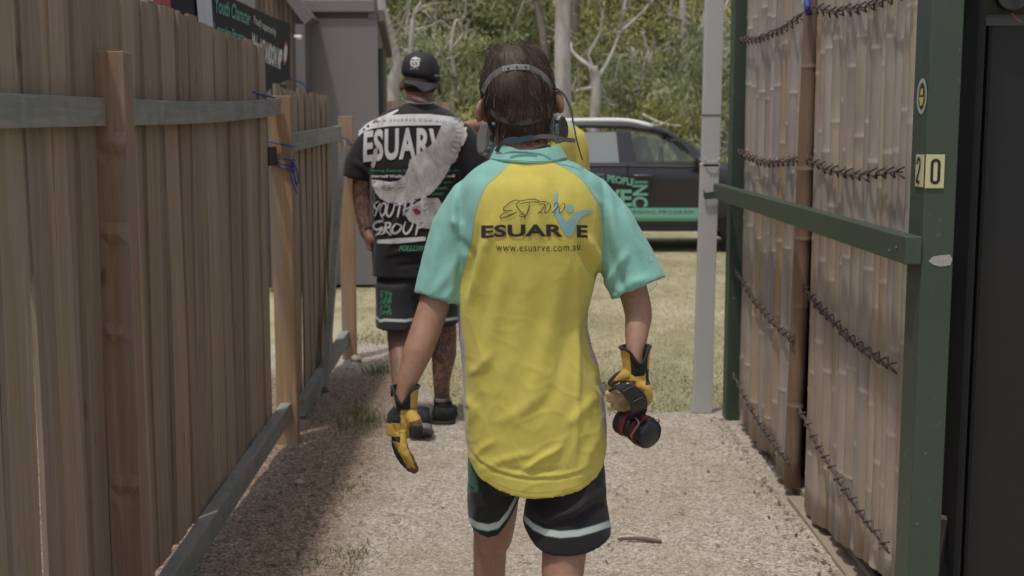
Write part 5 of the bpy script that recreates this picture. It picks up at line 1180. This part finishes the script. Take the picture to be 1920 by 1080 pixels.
# --- respirator on the head
GS = simple('strap_grey', (.15,.147,.145), .45, var=.12, bmp=.05); GS2 = simple('strap_olive', (.075,.08,.072), .6); FL = simple('filter_pale', (.36,.35,.335), .5, var=.1); DK = simple('filter_dark', (.05,.048,.05), .5); FM = simple('filter_mid', (.17,.165,.16), .5, var=.3, scale=120); LB = simple('filter_label', (.50,.49,.48), .5, var=.1)
rs = thing('respirator', 'grey half mask respirator strapped round the head of the child in the yellow polo', 'respirator', HC)
def band(pts, w, mat, name, off=.003, th=.0018, w1=None):
    P0 = spline([Vector((x, y, 0)) for x, y in pts], 6); S = MB(); vs = []; n = len(P0); Q = []
    for q in P0:
        wpt = Bp(q.x, q.y, 2.75); h = HBV.ray_cast(Vector((wpt.x, 2.0, wpt.z)), Vector((0,1,0)))
        Q.append(h[0] if h[0] and h[0].y < 2.885 else Vector((wpt.x*1.03, 2.885, wpt.z)))
    for _ in range(16): Q = [Q[0]]+[(Q[i-1]+Q[i]*2+Q[i+1])/4 for i in range(1, n-1)]+[Q[-1]]
    for i, p in enumerate(Q):
        d = (Q[min(i+1, n-1)]-Q[max(i-1, 0)]).normalized(); out = (p-HCx); out.z *= .25; out = (out-d*out.dot(d)).normalized(); s_ = d.cross(out).normalized()*w/2; p = p+out*off
        vs += [p-s_, p+s_, p+s_+out*th, p-s_+out*th]
    S.rings(vs, n, 4); return S.build(name, mat, rs, bevel=.0006), Q
band([(908,172),(916,152),(932,136),(952,128),(975,126),(1000,130),(1018,142),(1030,158),(1036,175)], .0135, GS, 'upper_strap', .0045)
band([(944,130),(960,126.5),(976,126),(990,127)], .0120, simple('strap_light', (.26,.255,.25), .4), 'strap_end', .0072)
S = MB()
for px_, py_ in ((953,127.5),(969,125.5),(986,125)):
    w = Bp(px_, py_, 2.74); h = HBV.ray_cast(Vector((w.x, 2.0, w.z)), Vector((0,1,0))); S.ell((h[0] if h[0] else w)+Vector((0,-.0105,0)), (.0026,.0015,.0022), 10, 6)
S.build('strap_stud', simple('stud', (.03,.03,.03), .4), rs, smooth=True)
band([(922,205),(930,216),(948,226),(975,230),(1000,226),(1020,217),(1034,205)], .0115, GS2, 'lower_strap', .004)
def ribbon(pts, w, mat, name, nrm=Vector((0,-1,.15))):
    P = spline(pts, 5); S = MB(); vs = []; n = len(P)
    for i, p in enumerate(P):
        d = (P[min(i+1, n-1)]-P[max(i-1, 0)]).normalized(); s_ = d.cross(nrm).normalized()*w/2; o = nrm.normalized()*.0016; vs += [p-s_, p+s_, p+s_+o, p-s_+o]
    S.rings(vs, n, 4); return S.build(name, mat, rs)
ribbon([Bp(931,285,2.80), Bp(938,272,2.775), Bp(955,262,2.762), Bp(990,261,2.755), Bp(1015,256,2.752), Bp(1040,257,2.75), Bp(1060,262,2.755), Bp(1079,264,2.765)], .0095, simple('strap_brown', (.075,.066,.066), .6), 'neck_strap')
ribbon([Bp(950,266,2.752), Bp(975,262,2.750), Bp(1000,258,2.748)], .012, simple('strap_navy', (.014,.035,.055), .7), 'neck_pad')
def filt(c, ax, r, L, body_, parent):
    ax = ax.normalized(); S = MB(); S.tube([c, c+ax*L*.15, c+ax*L*.3, c+ax*L*.9, c+ax*L], [r*.86, r, r*.95, r*.95, r*.85], 32); o = S.build('filter_cartridge', body_, parent, smooth=False, bevel=.001)
    S = MB(); S.tube([c+ax*L*.02, c+ax*L*.45], [r*1.07, r*1.07], 32); S.build('rim', FL, o, smooth=False, bevel=.001)
    S = MB(); a = ax.cross(Vector((0,0,1))).normalized(); b2 = a.cross(ax)
    for k in range(22):
        th = 2*math.pi*k/22; d = a*math.cos(th)+b2*math.sin(th); e = a*-math.sin(th)+b2*math.cos(th)
        if k % 3 == 2: continue
        p = c+ax*L*.55+d*r*.958; q = c+ax*L*.9+d*r*.958; S.add([p-e*.004, p+e*.004, q+e*.004, q-e*.004, p-e*.004+d*.0008, p+e*.004+d*.0008, q+e*.004+d*.0008, q-e*.004+d*.0008], [(0,1,2,3),(7,6,5,4),(0,4,5,1),(3,2,6,7),(0,3,7,4),(1,5,6,2)])
    S.build('label', LB, o); return o
filt(Bp(924,262,2.90), Vector((-.90,-.40,.14)), .039, .026, FM, rs); filt(Bp(1040,243,2.93), Vector((.86,-.38,.08)), .031, .024, DK, rs)
S = MB(); S.ell(HC+Vector((0,.13,-.07)), (.045,.045,.05), 20, 12); S.tube([HC+Vector((0,.13,-.08)), Bp(928,262,2.94)], .024, 14); S.tube([HC+Vector((0,.13,-.08)), Bp(1040,243,2.94)], .024, 14); S.build('face_piece', GS, rs, smooth=True)
S = MB(); S.tube(spline([Bp(1033,166,2.84), Bp(1046,168,2.82), Bp(1060,181,2.81), Bp(1070,205,2.80), Bp(1076,235,2.79), Bp(1082,265,2.78), Bp(1092,300,2.79)], 5), [.0032-.00006*i for i in range(31)], 7); S.build('cord', simple('cord_dark', (.045,.04,.042), .6), rs, smooth=True)
S = MB(); S.ell(Bp(926,232,2.80), (.005,.003,.004), 10, 6); tag(S.build('ear_plug', simple('plug_aqua', (.15,.42,.38), .5), boy, smooth=True), 'small aqua plug below the left ear')
# ================= the man in the black tee shirt
def Mp(px, py, Y=6.3): return at(px, py, Y)
man = thing('person', 'broad man in black printed tee shirt, black shorts and backwards cap walking ahead', 'person', (-.42, 6.2, 0))
REF = 6.3; S = MB(); MC = Mp(788, 150, 6.34)
S.ell(MC, (.080,.10,.115), 22, 14); S.ell(MC+Vector((.004,.03,-.09)), (.070,.070,.065), 18, 12); S.ell(MC+Vector((0,.11,-.04)), (.014,.022,.020))
S.tube([MC+Vector((0,-.02,-.06)), Mp(787,190,6.32), Mp(785,215,6.3)], [.066,.070,.10], 18)
for p_, sx in ((752,-1),(825,1)): S.ell(Mp(p_, 160 if sx < 0 else 166, 6.34), (.010,.020,.034), 12, 8, M=RZ(.4*sx, 3, 'Z'))
S.tube([Mp(786,215), Mp(786,260), Mp(785,340), Mp(782,450), Mp(782,560)], [.09,.13,.16,.15,.14], 20, flat=((0,1,0), .6))
limb(S, [Mp(712,275), Mp(682,330,6.29), Mp(682,380,6.29), Mp(686,425,6.27), Mp(690,442,6.26)], [.05,.054,.052,.038,.032])
limb(S, [Mp(858,275), Mp(889,330,6.3), Mp(900,400,6.3), Mp(903,450,6.25)], [.05,.054,.048,.032])
limb(S, [Mp(744,550,6.28), Mp(748,620,6.2), Mp(752,680,6.09), Mp(755,740,5.99), Mp(768,790,5.93)], [.07,.062,.056,.044,.036])
limb(S, [Mp(826,550,6.3), Mp(832,620,6.3), Mp(832,665,6.28), Mp(828,710,6.28), Mp(829,750,6.3)], [.07,.066,.064,.045,.038])
def ink(co, no):
    x, y = pix(co); return 1.0 if (x > 800 and y > 600) or (x < 720 and y > 340 and y < 430) else (.4 if y > 600 else 0)
# left hand, fingers hanging half curled
S.tube([Mp(689,432,6.26), Mp(694,447,6.25), Mp(698,457,6.25)], [.029,.040,.034], 14, flat=((1,0,0), .75))
for i, (dx, dy) in enumerate(((-9,-.02),(-4,-.005),(1,.01),(6,.022))):
    S.tube(spline([Mp(697+dx*.8,452,6.25+dy), Mp(699+dx,463,6.245+dy), Mp(702+dx*.8,470+(i in (1,2))*2,6.24+dy)], 3), [.0115,.011,.011,.0105,.010,.009,.007], 9)
S.tube(spline([Mp(703,445,6.23), Mp(709,454,6.22), Mp(708,464,6.215)], 3), [.013,.013,.012,.012,.011,.010,.008], 9)
mb_ = organic('body', S, .008, SKIN2, man, smooth=4, attrs={'ink': ink})
BT = (simple('man_shoe', (.020,.019,.021), .8, scale=60), simple('man_sole', (.035,.033,.034), .8))
o = shoe(man, X(829,6.3)+.0, 6.28, .0, .30, .058, 0, BT)
o = shoe(man, X(783,5.9), 5.92, .04, .30, .055, -.55, (simple('man_shoe', (0,0,0)), simple('grey_sole', (.20,.19,.19), .85)))
for (p_, y_, Y_) in ((829,752,6.3),):
    S = MB(); S.tube([Mp(p_,y_-8,Y_), Mp(p_,y_+4,Y_)], [.043,.045], 16); S.build('sock', simple('sock', (.16,.13,.14), .9), man, smooth=True)
# tee shirt
S = MB()
ring_loft(S, [(786,22,6.31,.07,193),(786,34,6.31,.095,198),(785,58,6.30,.12,208),(784,78,6.30,.14,222),(783,90,6.30,.155,245),(782,93,6.30,.165,290),(781,90,6.30,.165,340),(780,86,6.30,.162,400),(780,83,6.30,.165,460),(781,82,6.30,.168,505),(781,82,6.30,.169,516),(781,74,6.30,.15,514),(781,66,6.3,.13,500)], 56)
def sleeve2(P, R):
    P = spline(P, 4); n = len(P); Rr = [interp([(i*4, r) for i, r in enumerate(R)], j) for j in range(n)]; d = (P[-1]-P[-2]).normalized()
    S.tube(P+[P[-1]-d*.004, P[-1]-d*.08], Rr+[Rr[-1]*.82, Rr[-1]*.6], 24)
sleeve2([Mp(738,242), Mp(708,262), Mp(684,296), Mp(672,336)], [.07,.088,.085,.083]); sleeve2([Mp(832,242), Mp(862,262), Mp(885,296), Mp(897,336)], [.07,.088,.088,.088])
TF = [([(700,330),(710,370),(705,420)], .018, 6), ([(845,310),(850,370),(845,430)], -.012, 7), ([(720,480),(760,470),(800,476)], .008, 5), ([(760,380),(740,430),(725,480)], .010, 7), ([(800,400),(820,440),(830,480)], .008, 7), ([(660,300),(680,315),(695,330)], .010, 5), ([(705,350),(720,345),(740,352)], .010, 4), ([(740,500),(780,494),(820,500)], -.006, 4)]
TD = fold_disp(TF, REF)
tee = organic('tee_shirt', S, .0085, cloth('black_cotton', [(.016,.015,.017)], fold=.3, fs=7, weave=200, fd=.02), man, smooth=5, disp=lambda co, no: no*(noise.noise(co*8)*.006+noise.noise(co*17)*.003+TD(co, no)))
TB = bvh_of(tee)
def q3(x, y): return 650+x/3.484, 170+y/3.484
def P3(pts): return poly2d([q3(*p) for p in pts])
PW = simple('print_offwhite', (.56,.55,.56), .8, var=.06, scale=30, bmp=0); PG = simple('print_green', (.035,.20,.10), .8, bmp=0); PR = simple('print_dark_red', (.20,.02,.025), .8, bmp=0)
m, t, b = new_mat('feather_print'); v = coords(t, (1, 1, 1)); n = tnoise(t, coords(t, (12, 1, 7)), 1.6, 4, .6, 1.0)
t.links.new(ramp(t, n, [(.28, (.27,.24,.235)), (.5, (.45,.425,.415)), (.70, (.60,.59,.58))]), b.inputs['Base Color']); b.inputs['Roughness'].default_value = .85; PF = m
def L3(name, vf, mat, lift, cell=8, warp=None): return laid(name, vf, mat, tee, TB, lift, REF, cell=cell, warp=warp)
arch = lambda x, y: (x, y + .0011*(x-775)**2)
L3('banner_print', merge2d(P3([(80,262),(130,215),(200,178),(280,162),(420,155),(560,155),(700,172),(745,190),(745,232),(600,226),(420,228),(300,232),(190,246),(130,262),(80,300)]), P3([(215,180),(345,122),(350,132),(300,165),(240,200)])), PW, .004)
L3('bar_print', P3([(215,962),(330,958),(345,945),(530,935),(530,960),(360,978),(215,984)]), PW, .004)
L3('wordmark_print', fit(text2d('ESUARVE', 1, .035, space=1.08), *(q3(122,0)[0], q3(720,0)[0], q3(0,245)[1], q3(0,448)[1])), PW, .0045, warp=lambda x, y: (x, y+.0008*(x-775)**2-1))
L3('web_print', fit(text2d('WWW.ESUARVE.COM.AU', 1, 0, space=1.5), q3(165,0)[0], q3(640,0)[0], q3(0,184)[1], q3(0,200)[1]), simple('print_grey', (.12,.12,.12), .8), .006, warp=lambda x, y: (x, y+.0009*(x-770)**2))
for i, s_ in enumerate(('Strong Suarve Inc educates people on', 'yourself Wellbeing to be the best self', 'they care about who you really are', 'love, support, guidance and growth', 'find the strength within your')):
    y0 = 505+i*36+(i > 1)*3; L3('small_lettering', fit(text2d(s_, 1, .03), q3(165+i*8,0)[0], q3(740-i*24,0)[0], q3(0,y0)[1], q3(0,y0+25)[1]), PW if i == 1 else PG, .0042)
feath = [(590,330),(612,270),(640,205),(668,180),(700,172),(712,190),(730,178),(745,195),(742,215),(768,212),(765,238),(790,240),(782,262),(792,285),(775,296),(782,322),(762,330),(765,356),(748,362),(748,392),(735,398),(732,430),(712,440),(708,465),(690,478),(672,520),(640,572),(600,625),(560,668),(500,690),(430,705),(350,722),(290,722),(235,692),(205,650),(180,605),(178,575),(230,578),(300,590),(360,578),(400,545),(425,490),(430,445),(480,410),(540,370)]
L3('wing_print', P3(feath), PF, .0052)
tips = merge2d(*[poly2d([q3(x-8, y-9), q3(x+26-i*1.5, y-22+i*2), q3(x+52-i*2, y-18+i*3), q3(x+44-i*2, y-2+i*3), q3(x+10, y+9)]) for i, (x, y) in enumerate(((655,200),(690,212),(712,236),(722,262),(722,292),(714,322),(702,352),(690,384),(676,418),(660,450)))])
L3('feather_tips', tips, PW, .0060)
for i in range(7):
    a = i/6; L3('feather_line', stroke2d([q3(560-a*30, 420+a*110), q3(640+a*0, 330+a*130), q3(700-a*20, 250+a*150)], .8, 4), PW, .0062)
L3('dove_print', P3([(395,790),(440,745),(480,712),(540,690),(610,690),(640,740),(600,830),(560,885),(500,880),(470,855),(430,840)]), PF, .0050)
L3('brush_strokes', merge2d(*[stroke2d([q3(x0, y0), q3((x0+x1)/2, (y0+y1)/2+c), q3(x1, y1)], w, 4) for x0, y0, x1, y1, c, w in ((200,735,232,712,-6,2),(240,800,262,830,4,1.6),(330,700,400,735,6,2.2),(405,720,470,708,-5,2.4),(430,690,440,760,4,2),(505,690,520,760,-12,3),(190,850,260,838,-6,2.5),(300,860,312,930,5,1.6),(225,925,280,905,5,2),(180,600,260,650,8,1.6),(300,640,420,610,-10,1.6),(420,470,470,560,12,1.4),(520,400,560,520,10,1.4),(600,340,640,440,8,1.4))]), PW, .0066)
L3('small_feather_print', merge2d(P3([(215,215),(235,180),(270,160),(262,190),(240,240),(215,245)]), P3([(175,490),(180,430),(205,372),(222,368),(215,430),(205,480),(190,505)])), PF, .0058)
L3('red_smear', merge2d(P3([(445,765),(470,752),(500,770),(495,792),(470,795)]), stroke2d([q3(470,750), q3(520,730), q3(600,722)], .9, 3)), PR, .0064)
BRW = lambda L, w=3.6: merge2d(*[stroke2d([q3(*p) for p in P_], w, 4) for P_ in L])
L3('brush_lettering', BRW([[(195,735),(205,752),(218,768)],[(240,722),(222,760),(200,812)],[(235,772),(252,728),(275,730),(270,780),(247,806),(235,772)],[(292,722),(280,790),(300,806),(325,765),(332,715)],[(335,737),(400,712)],[(370,722),(360,770),(352,814)],[(407,706),(397,755),(390,802)],[(452,698),(440,745),(428,795)],[(385,768),(430,748),(485,722)],[(540,688),(512,690),(504,738),(524,760),(548,733)]]), PW, .0068)
L3('brush_lettering', BRW([[(252,843),(205,852),(188,880),(215,897),(250,880),(238,905),(203,935)],[(278,850),(268,885),(255,922)],[(262,850),(302,850),(298,875),(270,886),(304,925)],[(345,850),(320,880),(325,912),(355,905),(377,870),(345,850)],[(402,840),(388,895),(410,916),(440,880),(452,835)],[(487,833),(478,880),(468,926)],[(480,838),(522,838),(515,866),(478,881)]], 4.2), PW, .0068)
L3('brush_lettering', fit(text2d('FOLLOW', 1, .035, shear=.35), q3(360,0)[0], q3(530,0)[0], q3(0,990)[1], q3(0,1026)[1]), PG, .0048)
# man's shorts
S = MB(); hL = lambda x: interp([(700,598),(712,607),(760,609),(785,604)], x); hR = lambda x: interp([(785,600),(820,609),(858,604),(870,600)], x)
ring_loft(S, [(783,76,6.30,.15,490),(783,77,6.3,.155,530),(783,77,6.3,.155,548)], 40)
ring_loft(S, leg_rows(746, 39, 747, 38, 6.27, 6.2, hL, 530, .145), 36); ring_loft(S, leg_rows(824, 39, 826, 36, 6.30, 6.3, hR, 530, .145), 36)
def m_str(co, no): x, y = pix(co); h = (hL if x < 785 else hR)(x); return 2.6-abs(h-y-7.5-max(0, 8-abs(x-713))*-.3)
def m_grn(co, no): x, y = pix(co); return 2.5 if (713 < x < 733 and 545 < y < 590 and noise.noise(Vector((x*.35, y*.35, 0))) > .02) else -2
organic('shorts', S, .008, cloth('shorts_black', [(.018,.017,.019), ('stripe', (.44,.48,.46)), ('logo', (.03,.17,.09))], fold=.3, weave=300), man, smooth=4, disp=lambda co, no: no*(noise.noise(co*9)*.007), attrs={'stripe': m_str, 'logo': m_grn})
# cap, worn backwards
KC = simple('cap_black', (.020,.019,.020), .75, var=.1, scale=20, bmp=.2); cap = MB(); CC = Mp(789, 148, 6.335); vs = []; seg = 40
prof = [(0,1.0),(.25,1.0),(.5,.965),(.7,.88),(.85,.72),(.95,.47),(1.0,.12)]
for h, k in prof:
    for q in range(seg):
        a = 2*math.pi*q/seg; vs.append(CC+Vector((.0975*k*math.cos(a), .118*k*math.sin(a), -.012+.148*h + (.006*math.cos(a)*0) - .018*(1-h)*math.cos(a))))
cap.rings(vs, len(prof), seg); hat = cap.build('cap', KC, man, smooth=True); md = hat.modifiers.new('s', 'SUBSURF'); md.levels = md.render_levels = 1
S = MB(); S.ell(CC+Vector((0,0,.138)), (.009,.009,.006), 12, 8); S.build('button', KC, hat, smooth=True)
S = MB(); vs = []; nb_ = 18
for r_ in range(5):
    t_ = r_/4
    for q in range(nb_+1):
        a = math.pi*(1.12+.74*q/nb_)+.10; bx, by = .098*math.cos(a), .119*math.sin(a); ex = math.sin(math.pi*q/nb_)**.6
        vs.append(CC+Vector((bx*(1+.02*t_), by-.060*t_*ex, -.016-.018*t_*ex-.016*t_*(bx/.098)**2-.030*t_*math.exp(-((bx-.028)/.032)**2)-.012*(bx/.098)+ .0)))
n1 = len(vs); vs += [v+Vector((0,0,-.004)) for v in vs]; w_ = nb_+1; fs = []
for r_ in range(4):
    for q in range(nb_): a = r_*w_+q; fs += [(a,a+1,a+w_+1,a+w_), (a+n1,a+n1+w_,a+n1+w_+1,a+n1+1)]
for q in range(nb_): a = 4*w_+q; fs.append((a, a+1, a+1+n1, a+n1))
S.add(vs, fs); S.build('brim', simple('brim_black', (.026,.026,.027), .7), hat, smooth=True)
HBm = MB(); HBm.ell(MC+Vector((0,-.006,-.028)), (.083,.100,.060), 20, 12); organic('hair', HBm, .008, HAIR, man, smooth=2)
CB = BVHTree.FromPolygons([v.co for v in hat.data.vertices], [tuple(p.vertices) for p in hat.data.polygons])
def q5(x, y): return 730+x/9, 80+y/9
def P5(pts): return poly2d([q5(*p) for p in pts])
lg = merge2d(P5([(430,252),(485,252),(485,268),(540,278),(540,296),(385,296),(385,280),(430,270)]), P5([(370,315),(545,315),(540,332),(372,332)]), P5([(372,332),(392,332),(398,385),(418,385),(418,405),(380,405)]), P5([(405,332),(422,332),(426,385),(412,385)]),
    P5([(435,332),(450,332),(455,370),(478,370),(478,385),(440,385)]), P5([(470,332),(485,332),(480,360),(470,360)]), P5([(500,332),(515,332),(508,372),(530,372),(526,390),(490,390)]), P5([(400,395),(530,395),(520,410),(465,412),(460,430),(430,430),(428,412),(400,408)]), P5([(455,296),(468,296),(468,315),(455,315)]))
laid('cap_emblem', lg, PW, hat, CB, .004, REF, cell=5)
laid('cap_lettering', fit(text2d('EVIO', 1, .02, space=1.5), *(q5(380,0)[0], q5(505,0)[0], q5(0,436)[1], q5(0,462)[1])), PW, hat, CB, .004, REF, cell=5)
laid('cap_lettering', fit(text2d('MVMT', 1, .02), q5(775,0)[0], q5(845,0)[0], q5(0,545)[1], q5(0,575)[1]), PW, hat, CB, .005, REF, cell=5)
S = MB(); S.tube([Vector((X(786,6.3)+.082*math.cos(a), 6.315+.098*math.sin(a), at(0,187+3*math.cos(a),6.3).z+.02*math.sin(a))) for a in [i*2*math.pi/40 for i in range(41)]], .0032, 6)
S.build('neck_chain', simple('silver', (.6,.6,.6), .25, .9, bmp=0), man, smooth=True)
S = MB(); S.tube([Mp(679,423,6.27), Mp(686,428,6.23), Mp(694,427,6.24), Mp(695,422,6.27), Mp(687,420,6.30), Mp(679,423,6.27)], .007, 8); S.build('wristband', simple('band_dark', (.03,.035,.035), .6), man, smooth=True)
for sx in (-1, 1):
    E_ = MB(); E_.ell(MC+Vector((sx*.032,.088,.005)), .012); E_.build('eye', simple('eye', (.5,.5,.5), .2), man, smooth=True)
# ================= third person, mostly hidden
REF = 6.9
def Tp(px, py, Y=6.9): return at(px, py, Y)
thd = thing('person', 'third walker in yellow shirt, one arm out, mostly hidden behind the child in front', 'person', (.18, 6.9, 0))
S = MB(); TC = Tp(1015, 178); S.ell(TC, (.076,.095,.112), 20, 12); S.ell(TC+Vector((0,.03,-.08)), (.06,.06,.06)); S.ell(TC+Vector((0,.10,-.03)), (.013,.02,.018))
S.tube([TC+Vector((0,-.01,-.06)), Tp(1016,235)], [.055,.062], 16); S.tube([Tp(1016,240), Tp(1016,300), Tp(1016,400), Tp(1016,530)], [.10,.16,.15,.14], 18, flat=((0,1,0), .6))
limb(S, [Tp(960,250), Tp(925,243,6.88), Tp(893,236,6.8), Tp(868,240,6.75), Tp(862,241,6.72)], [.055,.045,.037,.030,.026])
limb(S, [Tp(1068,255), Tp(1078,330), Tp(1070,390,6.95), Tp(1060,420,7.0)], [.055,.045,.036,.026])
for sx in (-1, 1):
    limb(S, [Tp(1016+sx*26,500), Tp(1016+sx*26,590,6.9+sx*.1), Tp(1016+sx*26,680,6.9-sx*.15), Tp(1016+sx*26,738,6.9+sx*.05)], [.085,.06,.05,.036])
for i in range(4): S.tube(spline([Tp(863,239+i*2.2,6.74), Tp(853,238+i*3,6.72), Tp(846,240+i*3.2,6.70)], 3), [.010,.010,.0095,.009,.0085,.008,.006], 8)
S.tube([Tp(866,238,6.72), Tp(858,231,6.70), Tp(852,229,6.69)], [.011,.010,.007], 8); S.ell(Tp(862,242,6.73), (.03,.016,.026))
organic('body', S, .009, SKIN, thd, smooth=3)
S = MB(); S.ell(TC+Vector((0,-.005,.022)), (.083,.102,.10), 20, 14); organic('hair', S, .009, HAIR, thd, smooth=2)
S = MB(); ring_loft(S, [(1016,22,6.91,.07,222),(1016,40,6.9,.10,228),(1016,60,6.9,.125,242),(1016,70,6.9,.14,275),(1016,66,6.9,.145,340),(1016,64,6.9,.145,420),(1016,68,6.9,.15,535),(1016,58,6.9,.13,530)], 44)
S.tube(spline([Tp(1050,245), Tp(1073,262), Tp(1080,300), Tp(1080,345)], 4), [.07]*4+[.075]*8+[.075], 20); S.tube(spline([Tp(985,248), Tp(958,250), Tp(930,246), Tp(918,244)], 4), [.07]*4+[.068]*8+[.066], 20)
def t_aq(co, no):
    x, y = pix(co); return 3-abs(x-1072-(y-240)*.35) if y < 258 and noise.noise(Vector((x*.25,y*.25,0))) > -.1 else -4
organic('polo_shirt', S, .009, cloth('third_polo', [YELLOW, ('aq', AQUA)], fold=.3), thd, smooth=4, disp=lambda co, no: no*noise.noise(co*9)*.008, attrs={'aq': t_aq})
S = MB(); h3 = lambda x: 612
ring_loft(S, [(1016,66,6.9,.145,500),(1016,68,6.9,.148,548)], 36); ring_loft(S, leg_rows(984, 34, 984, 34, 6.9, 6.9, h3, 530, .13), 30); ring_loft(S, leg_rows(1048, 34, 1048, 34, 6.9, 6.9, h3, 530, .13), 30)
organic('shorts', S, .010, simple('shorts_plain', (.02,.02,.022), .8), thd, smooth=3)
shoe(thd, X(990,6.9), 6.82, 0, .28, .05, 0, BT); shoe(thd, X(1042,6.9), 6.95, 0, .28, .05, 0, BT)
for sx in (-1, 1):
    E_ = MB(); E_.ell(TC+Vector((sx*.03,.082,.0)), .011); E_.build('eye', simple('eye', (.5,.5,.5), .2), thd, smooth=True)
